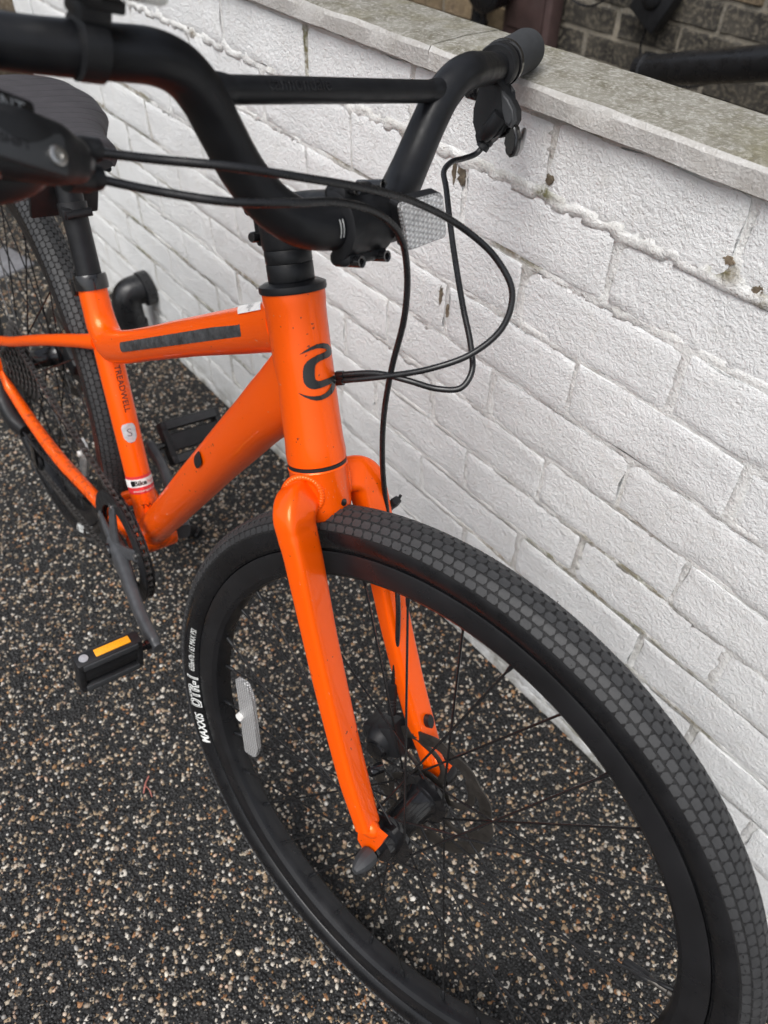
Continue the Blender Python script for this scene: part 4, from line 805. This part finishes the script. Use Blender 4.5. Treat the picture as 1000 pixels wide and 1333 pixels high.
# ---- headset spacers, stem, handlebar (all steered) ---------------------
hs = empty('headset', None, bike)
q = MB(); q.lathe([(.0, .5356), (.0272, .5356), (.0276, .5372), (.0272, .5410), (.0225, .5432), (0, .5432)], AXP, AXD, 48); q.build('headset_cover', 'black_satin', hs)
for a, b in ((.5434, .5572), (.5576, .5676)): q = MB(); q.lathe([(0, a), (.0186, a), (.0189, a + .0006), (.0189, b - .0006), (.0186, b), (0, b)], AXP, AXD, 40); q.build('spacer', 'black_satin', hs)
CL = Vector((-.196, 0, .900))
stem = empty('stem', None, bike)
q = SM(); q.lathe([(0, .568), (.0190, .568), (.0196, .570), (.0200, .590), (.0196, .6065), (.0180, .608), (0, .608)], AXP, AXD, 40)
q.tube([axis(.590) + Vector((.004, 0, 0)), axis(.592) + AXN * .028, CL + Vector((-.020, 0, -.002)), CL + Vector((-.010, 0, 0))], [(.0165, .0180), (.0155, .0165), (.0215, .0185), (.0222, .0200)], 28, power=2.8); q.build('stem_body', 'black_satin', stem)
q = SM(); q.box(axis(.588) - AXN * .021, (.016, .013, .036), Matrix.Rotation(-(PI / 2 - HTA), 3, 'Y'), .003); q.build('steerer_clamp', 'black_satin', stem)
for t in (.578, .598):
    q = SM(); q.lathe([(.0, -.013), (.0036, -.013), (.0042, -.012), (.0042, .010), (0, .010)], axis(t) - AXN * .0255, (0, 1, 0), 14); q.build('bolt', 'black_gloss', stem)
fpn = Vector((.93, 0, .30)).normalized(); fpu = Vector((-.30, 0, .93)).normalized()
q = SM()
vs = []; fs = []; n = 17
for i, y in enumerate((-.0232, -.0225, .0225, .0232)):
    rr2 = .0222 if i in (1, 2) else .0206
    for k in range(n): a = math.radians(-92 + 184 * k / (n - 1)); vs.append(CL + fpn * (rr2 * math.cos(a)) + fpu * (rr2 * 1.08 * math.sin(a)) + Vector((0, y, 0)))
for i in range(3):
    for k in range(n - 1): a = i * n + k; fs.append((a, a + 1, a + n + 1, a + n))
fs += [tuple(range(n)), tuple(3 * n + k for k in range(n - 1, -1, -1)), (0, n, 2 * n, 3 * n), (n - 1, 4 * n - 1, 3 * n - 1, 2 * n - 1)]
q.add(vs, fs)
for sz in (-1, 1): q.tube([CL + fpu * (sz * .0215) + fpn * .004 + Vector((0, y_, 0)) for y_ in (-.0222, -.0205, .0205, .0222)], [(.0040, .0055), (.0058, .0095), (.0058, .0095), (.0040, .0055)], 18, side=tuple(fpu), smooth=False, power=2.6)
q.build('faceplate', 'black_satin', stem)
for sz in (-1, 1):
    for sy in (-1, 1):
        q = SM(); q.lathe([(0, .016), (.0024, .016), (.0026, .019), (.0042, .0195), (.0042, .012), (.0042, -.004), (0, -.004)], CL + fpu * (sz * .0240) + Vector((0, sy * .0145, 0)), fpn, 14); q.build('bolt', 'black_gloss', stem)
hbar = empty('handlebar', None, bike)
half = [(-.196, 0, .900), (-.1965, .024, .9000), (-.2010, .048, .9035), (-.2090, .068, .9140), (-.2160, .088, .9330), (-.2205, .106, .9580), (-.2225, .120, .9770), (-.2230, .135, .9890), (-.2238, .152, .9945), (-.2290, .175, .9950), (-.2450, .228, .9950), (-.2700, .318, 1.0060)]
rads = [.0159, .0159, .0158, .0153, .0146, .0141, .0140, .0138, .0136, .0132, .0125, .0112]
pth = [(x, -y, z) for x, y, z in half[:0:-1]] + half; rd = rads[:0:-1] + rads
q = SM(); q.tube(pth, rd, 32, n=7, side=(1, 0, 0)); q.build('bar', 'black_satin', hbar)
q = SM(); q.tube([(-.2222, -.121, .9800), (-.2222, .121, .9800)], .0080, 24, smooth=False, side=(1, 0, 0)); cb = q.build('crossbar', 'black_satin', hbar)
for s in (-1, 1):
    q = SM(); q.tube([(-.2222, s * .098, .9800), (-.2222, s * .110, .9795), (-.2222, s * .120, .9780)], [.0080, (.0092, .0100), (.0125, .0150)], 24, side=(1, 0, 0)); q.build('crossbar_joint', 'black_satin', hbar)
cfn = cyl_map((-.2222, 0, .98), (0, 1, 0), .0080, (.75, 0, .62), .0004)
link('lettering', text_mesh('lettering', 'cannondale', .0125, 'print_dark', smap(lambda x, y: cfn(-y, x - .048)), xs=1.0), hbar)
q = SM()
for j, u in enumerate((-.0285, -.0315)): q.lathe([(.0160, u - .0004), (.0164, u - .0003), (.0164, u + .0003), (.0160, u + .0004)], CL, (0, 1, 0), 40)
ticks = q
bmk = bmesh.new()
for u in (-.0272, -.0302): bmk.faces.new([bmk.verts.new((u + x, y, 0)) for x, y in ((-.0004, -.006), (.0004, -.006), (.0004, .006), (-.0004, .006))])
kfn = cyl_map(CL, (0, 1, 0), .0159, (.95, 0, .30), .0004)
link('centre_marks', flat_mesh('centre_marks', 'print_white', bmk, smap(lambda x, y: kfn(-y, x))), hbar)
gd = (Vector((-.2700, .318, 1.006)) - Vector((-.2450, .228, .9950))).normalized()
for s in (-1, 1):
    o = Vector((-.2470, s * .235, .9960)); d = Vector((gd.x, s * gd.y, gd.z))
    q = SM(); q.lathe([(.0128, .008), (.0176, .0085), (.0180, .012), (.0176, .016), (.0180, .020), (.0182, .050), (.0184, .072), (.0188, .080), (.0182, .085), (.014, .0875), (0, .0875)], o, d, 40); gp_ = q.build('grip', 'grip', hbar)
    q = SM(); q.lathe([(.0166, .0075), (.0192, .008), (.0192, .0135), (.0166, .014)], o, d, 40); q.build('lock_ring', 'black_gloss', gp_)
# left brake lever (far side)
lv = empty('brake_lever', None, bike); lv['label'] = 'brake lever on the far end of the handlebar'
o = Vector((-.2462, .2320, .9955))
q = SM(); q.lathe([(.0128, -.007), (.0172, -.0072), (.0182, -.005), (.0182, .005), (.0172, .0072), (.0128, .007)], o, gd, 36)
LVB = [(-0.2570, 0.9865), (-0.2491, 0.9931), (-0.2391, 0.9929), (-0.2331, 0.9847), (-0.2281, 0.9774), (-0.2197, 0.9745), (-0.2127, 0.9682), (-0.2101, 0.9608), (-0.2120, 0.9546), (-0.2191, 0.9508), (-0.2248, 0.9454), (-0.2299, 0.9375), (-0.2344, 0.9330), (-0.2414, 0.9330), (-0.2450, 0.9387), (-0.2449, 0.9492), (-0.2479, 0.9612), (-0.2533, 0.9725)]
def plate(poly, y0, th, bev=.0025):
    m = SM(); m.xf = None; m.prism(poly, (0, y0 + th, 0), (1, 0, 0), (0, 0, 1), th); bm = bmesh.new(); vv = [bm.verts.new(p) for p in m.v]; [bm.faces.new([vv[k] for k in f]) for f in m.f]
    bmesh.ops.bevel(bm, geom=[e for e in bm.edges if abs(e.verts[0].co.y - e.verts[1].co.y) < 1e-6], offset=bev, segments=3, affect='EDGES'); bm.verts.index_update(); bm.verts.ensure_lookup_table()
    m2 = SM(); m2.add([v.co.copy() for v in bm.verts], [[v.index for v in f.verts] for f in bm.faces]); bm.free(); return m2
q.build('lever_clamp', 'black_plastic', lv)
q = plate(LVB, .2165, .021, .0035); q.tube([(-.2215, .2165, .9620), (-.2270, .2165, .9510), (-.2345, .2175, .9410)], [(.0075, .0075), (.0078, .0078), (.0062, .0062)], 18, side=(.8, .6, 0)); q.build('lever_body', 'black_plastic', lv)
q = plate([(-0.2262, 0.9802), (-0.2175, 0.9763), (-0.2096, 0.9697), (-0.2058, 0.9614), (-0.2085, 0.9550), (-0.2150, 0.9571), (-0.2204, 0.9682)], .2125, .008, .002); q.build('cover_plate', 'grey_plastic', lv)
q = SM(); q.box((-.2590, .2240, .9740), (.014, .014, .018), Matrix.Rotation(.3, 3, 'Z'), .003); q.build('clamp_bolt', 'black_gloss', lv)
q = plate([(-0.2210, 0.9554), (-0.2145, 0.9583), (-0.2086, 0.9555), (-0.2037, 0.9485), (-0.2019, 0.9387), (-0.2030, 0.9324), (-0.2072, 0.9299), (-0.2113, 0.9321), (-0.2127, 0.9409), (-0.2159, 0.9478)], .223, .010, .0025); q.tube([(-.2110, .2300, .9380), (-.2200, .2600, .9330), (-.2400, .3000, .9390)], [(.0050, .0075), (.0045, .0070), (.0035, .006)], 16, n=6, side=(1, 0, 0)); q.build('lever_blade', 'black_gloss', lv)
q = SM(); q.lathe([(.0030, 0), (.0062, .0005), (.0062, .004), (.0054, .0045), (.0060, .006), (.0060, .010), (.0030, .0105)], (-.2340, .2265, .9385), Vector((-.0030, -.0030, -.0085)), 16); q.build('barrel_adjuster', 'black_plastic', lv)
# right brake lever and shifter (near side)
lv2 = empty('brake_lever', None, bike); lv2['label'] = 'brake lever and shifter unit nearest the camera'
q = SM(); q.lathe([(.0128, -.006), (.0158, -.0062), (.0168, -.004), (.0168, .004), (.0158, .0062), (.0128, .006)], (-.2520, -.256, .9985), (gd.x, -gd.y, gd.z), 36)
q.tube([(-.2240, -.1960, .9440), (-.2180, -.2080, .9480), (-.2130, -.2240, .9540), (-.2110, -.2450, .9600), (-.2120, -.2750, .9650), (-.2150, -.3100, .9680)], [(.0070, .0065), (.0105, .0115), (.0125, .0150), (.0135, .0165), (.0130, .0160), (.0110, .0120)], 24, n=6, side=(1, 0, .3), power=3.0); q.build('lever_body', 'black_plastic', lv2)
pe = Vector((0, -.045, .0155)).normalized(); pn = Vector((.80, -.10, .58)); pn = (pn - pe * pn.dot(pe)).normalized(); pu = pn.cross(pe).normalized()
plc = Vector((-.2010, -.2500, .9650)); RP = Matrix((pe, pu, pn)).transposed()
q = SM(); q.box(plc, (.062, .021, .006), RP, .0028); pl = q.build('cover_plate', 'grey_plastic', lv2)
q = SM(); q.lathe([(0, 0), (.0048, 0), (.0048, .0012), (.0042, .0016), (.0022, .0016), (.0020, .0004), (0, .0004)], plc - pe * .0245 + pn * .0030 + pu * .002, pn, 20); q.build('bolt', 'steel', lv2)
q = SM(); q.box(plc - pu * .0150 - pn * .003 + pe * .010, (.056, .014, .008), RP, .003); pl2 = q.build('gear_window', 'black_gloss', lv2)
ex_ = -pe; ey_ = -pu
link('lettering', text_mesh('lettering', 'ADVENT', .0090, 'print_grey', smap(lambda x, y: plc + ex_ * (x - .006) + pu * -.0150 + ey_ * y + pn * .0014), xs=1.0), lv2)
link('lettering', text_mesh('lettering', 'microSHIFT', .0060, 'print_dark', smap(lambda x, y: plc + ex_ * (x - .004) + pu * .002 + ey_ * y + pn * .0034), xs=1.0), lv2)
q = SM(); q.ellipsoid((-.2260, -.2480, .9440), (.020, .034, .016)); q.build('shifter_pod', 'black_plastic', lv2)
q = SM(); q.tube([(-.2050, -.2500, .9520), (-.1950, -.2800, .9450), (-.2020, -.3200, .9440)], [(.004, .008), (.004, .008), (.0035, .007)], 14); q.build('lever_blade', 'black_gloss', lv2)
q = SM(); q.lathe([(.0040, 0), (.0062, .0005), (.0066, .012), (.0055, .0125), (.0062, .0135), (.0062, .0200), (.0034, .0205)], (-.2246, -.2060, .9520), (-.002, .019, -.0022), 16); q.build('barrel_adjuster', 'black_plastic', lv2)
q = SM(); q.lathe([(.0040, 0), (.0075, .0005), (.0078, .014), (.0060, .0145), (.0066, .0155), (.0066, .0215), (.0036, .0220)], (-.2230, -.2080, .9385), (-.002, .019, -.0024), 16); q.build('barrel_adjuster', 'black_plastic', lv2)
# cables
C1 = [(-0.2246, -0.1880, 0.9491), (-0.2096, -0.1627, 0.9486), (-0.1842, -0.1304, 0.9502), (-0.1680, -0.0843, 0.9456), (-0.1593, -0.0350, 0.9382), (-0.1546, 0.0124, 0.9271), (-0.1409, 0.0580, 0.9096), (-0.1189, 0.0820, 0.8909), (-0.1007, 0.0900, 0.8690), (-0.0973, 0.0850, 0.8426), (-0.1094, 0.0700, 0.8175), (-0.1325, 0.0500, 0.7983), (-0.1644, 0.0340, 0.7806), (-0.1950, 0.0235, 0.7653), (-0.2060, 0.0200, 0.7598)]
C3 = [(-0.2345, 0.2260, 0.9385), (-0.2385, 0.2200, 0.9255), (-0.2430, 0.2050, 0.9200), (-0.2440, 0.1900, 0.9180), (-0.2410, 0.1750, 0.9120), (-0.2252, 0.1600, 0.9028), (-0.1864, 0.1300, 0.8693), (-0.1449, 0.1000, 0.8362), (-0.1204, 0.0850, 0.8156), (-0.1068, 0.0730, 0.8005), (-0.1079, 0.0640, 0.7884), (-0.1236, 0.0550, 0.7826), (-0.1465, 0.0420, 0.7833), (-0.1719, 0.0330, 0.7802), (-0.2060, 0.0200, 0.7659)]
for cc, lab in ((C1, 'gear cable looping in front of the head tube'), (C2, 'front brake cable running down to the fork'), (C3, 'rear brake cable from the far lever')):
    q = SM(); q.tube(cc, .0026, 14, n=9, side=(0, 0, 1)); q.build('cable', 'cable', bike, label=lab)
q = SM(); q.lathe([(.0026, 0), (.0040, .0005), (.0040, .007), (.0026, .0075)], (-.2035, .0208, .7665), (.034, .012, .0143), 14); q.lathe([(.0026, 0), (.0040, .0005), (.0040, .007), (.0026, .0075)], (-.2030, .0210, .7612), (.042, .014, .0208), 14); q.build('cable_port', 'black_gloss', bike)
q = SM(); q.box((-.1497, .0610, .6390), (.012, .012, .0062), Matrix.Rotation(.35, 3, 'Y'), .0012); q.box((-.1480, .0720, .6400), (.008, .010, .010), Matrix.Rotation(.35, 3, 'Y'), .0015); q.tube([(-.1480, .078, .6400), (-.1475, .0795, .6460)], .0016, 8, smooth=False); q.build('cable_tie', 'black_plastic', bike)
# front reflector
fr2 = empty('front_reflector', None, bike)
rc_ = [Vector((-.167, .0075, .9235)), Vector((-.163, .0560, .9285)), Vector((-.163, .0765, .8925)), Vector((-.167, .0310, .8855))]
def rounded(pts, r=.006, n=4):
    out = []
    for i, p in enumerate(pts):
        a = (pts[i - 1] - p).normalized(); b = (pts[(i + 1) % len(pts)] - p).normalized()
        for k in range(n + 1): t = k / n; out.append(p + a * (r * (1 - t) ** 2) + b * (r * t ** 2))
    return out
cen = sum(rc_, Vector()) / 4; nrm2 = (rc_[1] - rc_[0]).cross(rc_[3] - rc_[0]).normalized(); nrm2 = nrm2 if nrm2.x > 0 else -nrm2
def slab_from(pts, off, th): m = SM(); n = len(pts); m.add([p + nrm2 * off for p in pts] + [p + nrm2 * (off - th) for p in pts], [tuple(range(n)), tuple(range(2 * n - 1, n - 1, -1))] + [(i, (i + 1) % n, n + (i + 1) % n, n + i) for i in range(n)]); return m
rpt = rounded(rc_)
slab_from(rpt, 0, .0075).build('reflector_body', 'black_plastic', fr2, False)
slab_from([cen + (p - cen) * .97 for p in rpt], .0016, .0025).build('reflector_rim', 'spoke_reflector', fr2, False)
slab_from([cen + (p - cen) * .90 for p in rpt], .0028, .002).build('lens', 'reflector', fr2, False)
q = SM(); q.lathe([(.0162, .031), (.0186, .0312), (.0186, .042), (.0162, .0422)], CL, (0, 1, 0), 36); q.tube([CL + Vector((.012, .036, -.006)), CL + Vector((.022, .038, -.001)), cen - nrm2 * .006], [(.006, .005)] * 3, 12); q.build('bracket', 'black_plastic', fr2)
# lamp on the near side of the bar
lp = empty('front_lamp', None, bike); lo = Vector((-.2290, -.1875, .9967)); ld = Vector((-.20, -.97, .05)).normalized()
q = SM(); q.lathe([(.0134, -.0065), (.0158, -.0062), (.0158, .0062), (.0134, .0065)], lo, ld, 36); q.build('strap', 'black_plastic', lp)
lu = Vector((.10, .0, 1)).normalized(); lf = ld.cross(lu).normalized(); lf = lf if lf.x > 0 else -lf; RL = Matrix((ld, lu.cross(ld).normalized(), lu)).transposed()
q = SM(); q.box(lo + lu * .0175, (.016, .022, .010), RL, .002); q.box(lo + lu * .0215 - ld * .004, (.020, .024, .006), RL, .0015); q.box(lo + lu * .0250 + ld * .008, (.020, .026, .007), RL, .0015); q.build('mount', 'black_plastic', lp)
q = SM(); q.box(lo + lu * .0430 - ld * .004 + lf * .004, (.048, .050, .030), RL, .004); q.build('lamp_body', 'lamp', lp)

# ---- drivetrain ----------------------------------------------------------
dt = empty('crankset', None, bike); CY = -.0435
def ring(y0, y1, ri, ro, n=120, teeth=0, th=.003):
    m = MB(); vs = []; fs = []
    for k in range(n):
        a = 2 * PI * k / n; r = ro + (th * (1 if (k // (n // (teeth * 2))) % 2 else -.3) if teeth else 0)
        for q, y in ((ri, y0), (r, y0), (r, y1), (ri, y1)): vs.append((BBX + q * math.cos(a), y, BBZ + q * math.sin(a)))
    for k in range(n):
        for q in range(4): fs.append((k * 4 + q, k * 4 + (q + 1) % 4, ((k + 1) % n) * 4 + (q + 1) % 4, ((k + 1) % n) * 4 + q))
    m.add(vs, fs); return m
ring(CY - .001, CY + .001, .062, .0795, 160, 40, .0022).build('chainring', 'black_gloss', dt, False)
ring(CY - .0075, CY - .0050, .066, .0880).build('chain_guard', 'black_plastic', dt, True, 30)
ring(CY + .0050, CY + .0072, .070, .0865).build('chain_guard', 'black_gloss', dt, True, 30)
ca = math.radians(-8); cdir = Vector((math.cos(ca), 0, math.sin(ca))); CE = BB + cdir * .172
m = MB()
for k in range(5):
    a = ca + 2 * PI * (k + .5) / 5; d = Vector((math.cos(a), 0, math.sin(a))); m.tube([BB + d * .010 + Vector((0, CY - .013, 0)), BB + d * .038 + Vector((0, CY - .011, 0)), BB + d * .072 + Vector((0, CY - .007, 0))], [(.006, .013), (.0045, .010), (.003, .0095)], 14, power=2.8)
m.build('spider', 'crank', dt)
for k in range(5):
    a = ca + 2 * PI * (k + .5) / 5; q = MB(); q.lathe([(0, -.002), (.0048, -.002), (.0048, .001), (0, .001)], BB + Vector((math.cos(a) * .069, CY - .009, math.sin(a) * .069)), (0, 1, 0), 12); q.build('chainring_bolt', 'steel', dt)
m = MB(); m.tube([BB + Vector((0, CY - .012, 0)) - cdir * .014, BB + Vector((0, CY - .014, 0)) + cdir * .012, BB + Vector((0, CY - .022, 0)) + cdir * .06, BB + Vector((0, CY - .032, 0)) + cdir * .12, CE + Vector((0, CY - .036, 0)), CE + Vector((0, CY - .036, 0)) + cdir * .012], [(.010, .016), (.0115, .0195), (.0095, .0175), (.0080, .0150), (.0078, .0150), (.0055, .0090)], 22, n=6, side=(0, 1, 0), power=3.2)
m.build('crank_arm', 'crank', dt)
q = MB(); q.lathe([(0, -.003), (.0105, -.003), (.0115, 0), (.0115, .004), (0, .004)], BB + Vector((0, CY - .025, 0)), (0, 1, 0), 20); q.build('crank_cap', 'black_gloss', dt)
q = MB(); q.ellipsoid(CE - cdir * .040 + Vector((0, CY - .0400, .0)), (.006, .0012, .0035)); q.build('badge', 'badge', dt)
LE = BB - cdir * .172
m = MB(); m.tube([BB + Vector((0, .045, 0)) + cdir * .014, BB + Vector((0, .050, 0)) - cdir * .012, BB + Vector((0, .062, 0)) - cdir * .06, BB + Vector((0, .076, 0)) - cdir * .12, LE + Vector((0, .080, 0)), LE + Vector((0, .080, 0)) - cdir * .012], [(.010, .016), (.0115, .0175), (.0085, .0140), (.0072, .0125), (.0075, .0135), (.0055, .0085)], 22, n=6, side=(0, 1, 0), power=3.2); m.build('crank_arm', 'crank', dt)
def pedal(o, s, up, label, K=1.0):
    """o inner end of axle; s=+1 left, -1 right; up: direction of one reflector end"""
    p = empty('pedal', None, bike); p['label'] = label; up = Vector(up).normalized(); yv = Vector((0, s, 0)); nv = up.cross(yv).normalized(); RR = Matrix((up, yv, nv)).transposed(); bx3 = lambda q, c_, sz, rr, b: q.box(o + (c_ - o) * K, [v * K for v in sz], rr, b)
    c = o + yv * .056
    q = MB(); q.lathe([(0, 0), (.0075, 0), (.0075, .006), (.0055, .007), (.0055, .016), (0, .016)], o, yv, 16); q.build('axle', 'black_gloss', p)
    q = MB()
    for e in (-1, 1): bx3(q, c + up * (e * .0230), (.013, .086, .022), RR, .004)
    for e in (-1, 1): bx3(q, c + yv * (e * .0385), (.050, .009, .020), RR, .003)
    bx3(q, c, (.024, .076, .017), RR, .004); q.build('pedal_body', 'black_plastic', p)
    for e in (-1, 1):
        for f in (-1, 1): q = MB(); bx3(q, c + up * (e * .0226) + nv * (f * .0108), (.010, .072, .0028), RR, .001); q.build('tread_pad', 'grip', p)
    for e in ((-1, 1) if s < 0 else ()):
        q = MB(); bx3(q, c + up * (e * .0297) - yv * .006, (.0024, .046, .0115), RR, .0006); q.build('reflector', 'amber', p)
        q = MB(); q.lathe([(0, 0), (.0060, 0), (.0058, .0008), (0, .0012)], o + (c + up * (e * .0295) + yv * .0315 - o) * K, up * e, 20); q.build('dust_cap', 'badge', p)
    return p
pedal(CE + Vector((0, CY - .042, 0)), -1, (.06, 0, 1), 'right pedal with amber reflector facing up')
pedal(LE + Vector((0, .086, 0)), 1, (.66, .0, -.75), 'left pedal seen behind the down tube', 1.28)
# cassette, chain, derailleur
cs = empty('cassette', None, bike); HC = Vector((-WB, 0, RW))
for k in range(8):
    ro = .071 - .0068 * k; y = -.026 - .0042 * k; m = MB(); n = 4 * int(ro * 2 * PI / .0127); vs = []; fs = []
    for j in range(n):
        a = 2 * PI * j / n; r = ro + (.0028 if j % 4 in (0, 1) else -.0022)
        for q, yy in ((ro * .70, y - .0009), (r, y - .0009), (r, y + .0009), (ro * .70, y + .0009)): vs.append(HC + Vector((q * math.cos(a), yy, q * math.sin(a))))
    for j in range(n):
        for q in range(4): fs.append((j * 4 + q, j * 4 + (q + 1) % 4, ((j + 1) % n) * 4 + (q + 1) % 4, ((j + 1) % n) * 4 + q))
    m.add(vs, fs); m.build('sprocket', 'chain', cs, False)
q = MB(); q.lathe([(.018, -.058), (.020, -.020), (.0, -.019)], HC, (0, 1, 0), 20); q.build('freehub', 'black_gloss', cs)
cr_ = .0505; cyr = -.036
def chain_path():
    pts = []
    for k in range(0, 26):                                   # round the chainring, from top to bottom through the front
        a = math.radians(100 - 200 * k / 25); pts.append(Vector((BBX + .0808 * math.cos(a), CY, BBZ + .0808 * math.sin(a))))
    J1 = Vector((-WB + .016, -.040, RW - .205)); 
    for k in range(1, 22): pts.append(pts[25].lerp(J1 + Vector((.012, 0, -.012)), k / 22))
    for k in range(8): a = math.radians(-60 - 160 * k / 7); pts.append(J1 + Vector((.020 * math.cos(a), .002, .020 * math.sin(a))))
    J2 = Vector((-WB + .020, cyr, RW - .100))
    for k in range(1, 6): pts.append(pts[54].lerp(J2, k / 6))
    for k in range(18): a = math.radians(-70 - 200 * k / 17 + 0); pts.append(HC + Vector((cr_ * math.cos(a), cyr, cr_ * math.sin(a))))
    e = pts[-1]
    for k in range(1, 34): pts.append(e.lerp(pts[0], k / 34))
    return pts
cp_ = chain_path()
def resample(pts, step):
    out = [pts[0]]; acc = 0; cyc = pts + [pts[0]]
    for a, b in zip(cyc, cyc[1:]):
        L = (b - a).length; t = step - acc
        while t <= L: out.append(a.lerp(b, t / L)); t += step
        acc = L - (t - step)
    return out
cl = resample(cp_, .0127); m = MB()
for i in range(len(cl) - 1):
    a, b = cl[i], cl[i + 1]; d = (b - a).normalized(); w = .0034 if i % 2 else .0024
    for s in (-1, 1):
        up = Vector((0, 1, 0)).cross(d).normalized()
        pl_ = [(-.0040, 0), (-.0028, .0040), (0, .0046), (.0030, .0032), (.00635, .0026), (.0097, .0032), (.0127, .0046), (.0155, .0040), (.0167, 0), (.0155, -.0040), (.0127, -.0046), (.0097, -.0032), (.00635, -.0026), (.0030, -.0032), (0, -.0046), (-.0028, -.0040)]
        m.prism(pl_, a + Vector((0, s * w, 0)), d, up, .0009)
    m.lathe([(0, -.0040), (.0019, -.0040), (.0019, -.0024), (.0036, -.0023), (.0036, .0023), (.0019, .0024), (.0019, .0040), (0, .0040)], a, (0, 1, 0), 8)
tag(m.build('chain', 'chain', bike, False), None, None, kind='stuff')
rd_ = empty('rear_derailleur', None, bike)
q = MB(); q.tube([HC + Vector((.004, -.072, -.026)), HC + Vector((.020, -.076, -.050)), HC + Vector((.060, -.074, -.072)), HC + Vector((.090, -.066, -.080))], [(.010, .014), (.013, .017), (.013, .016), (.010, .013)], 16, power=3); q.build('derailleur_body', 'black_plastic', rd_)
for y in (-.032, -.046): q = MB(); q.tube([HC + Vector((.020, y, -.098)), HC + Vector((.020, y, -.150)), HC + Vector((.016, y, -.215))], [(.0012, .014), (.0012, .010), (.0012, .014)], 12, side=(0, 1, 0)); q.build('cage_plate', 'black_gloss', rd_)
for z in (-.105, -.205): q = MB(); q.lathe([(0, -.004), (.018, -.003), (.018, .003), (0, .004)], HC + Vector((.018, -.039, z)), (0, 1, 0), 24); q.build('jockey_wheel', 'black_plastic', rd_)
q = MB(); q.tube([HC + Vector((.085, -.070, -.078)), HC + Vector((.14, -.066, -.085)), HC + Vector((.22, -.060, -.078)), HC + Vector((.32, -.052, -.068))], .0026, 10); q.build('cable', 'cable', rd_)
# rear disc caliper and axle end seen through the spokes
q = MB(); q.box(HC + Vector((.060, .050, .020)), (.050, .034, .034), Matrix.Rotation(.5, 3, 'Y'), .006); q.build('brake_caliper', 'black_plastic', bike)
# kickstand
ks = empty('kickstand', None, bike); inv = bike.matrix_local.inverted(); foot = inv @ Vector((-.815, .172, .010)); top = Vector((-.640, .030, .262))
q = MB(); q.box((-.645, .012, .268), (.040, .050, .018), None, .004); q.build('mount', 'black_satin', ks)
q = MB(); q.tube([top, top.lerp(foot, .12) + Vector((0, .010, 0)), top.lerp(foot, .9), foot], [.0085, .0080, .0072, .0072], 16); q.build('leg', 'black_satin', ks)
q = MB(); q.tube([foot + (top - foot).normalized() * .05, foot + Vector((.004, .004, 0)), foot + Vector((.016, .012, -.002))], [.0095, .0125, .010], 16); q.build('foot', 'black_plastic', ks)
# ------------------------------------------------------------------ twig on the gravel
tw = MB(); tw.tube([(-.391, -.1196, .007), (-.382, -.129, .009), (-.371, -.1379, .006)], .0011, 6); tw.tube([(-.380, -.1310, .008), (-.370, -.1285, .008), (-.358, -.1302, .006)], .0007, 6)
tag(tw.build('twig', 'twig'), 'pinkish dry twig lying on the gravel left of the front tyre', 'twig')
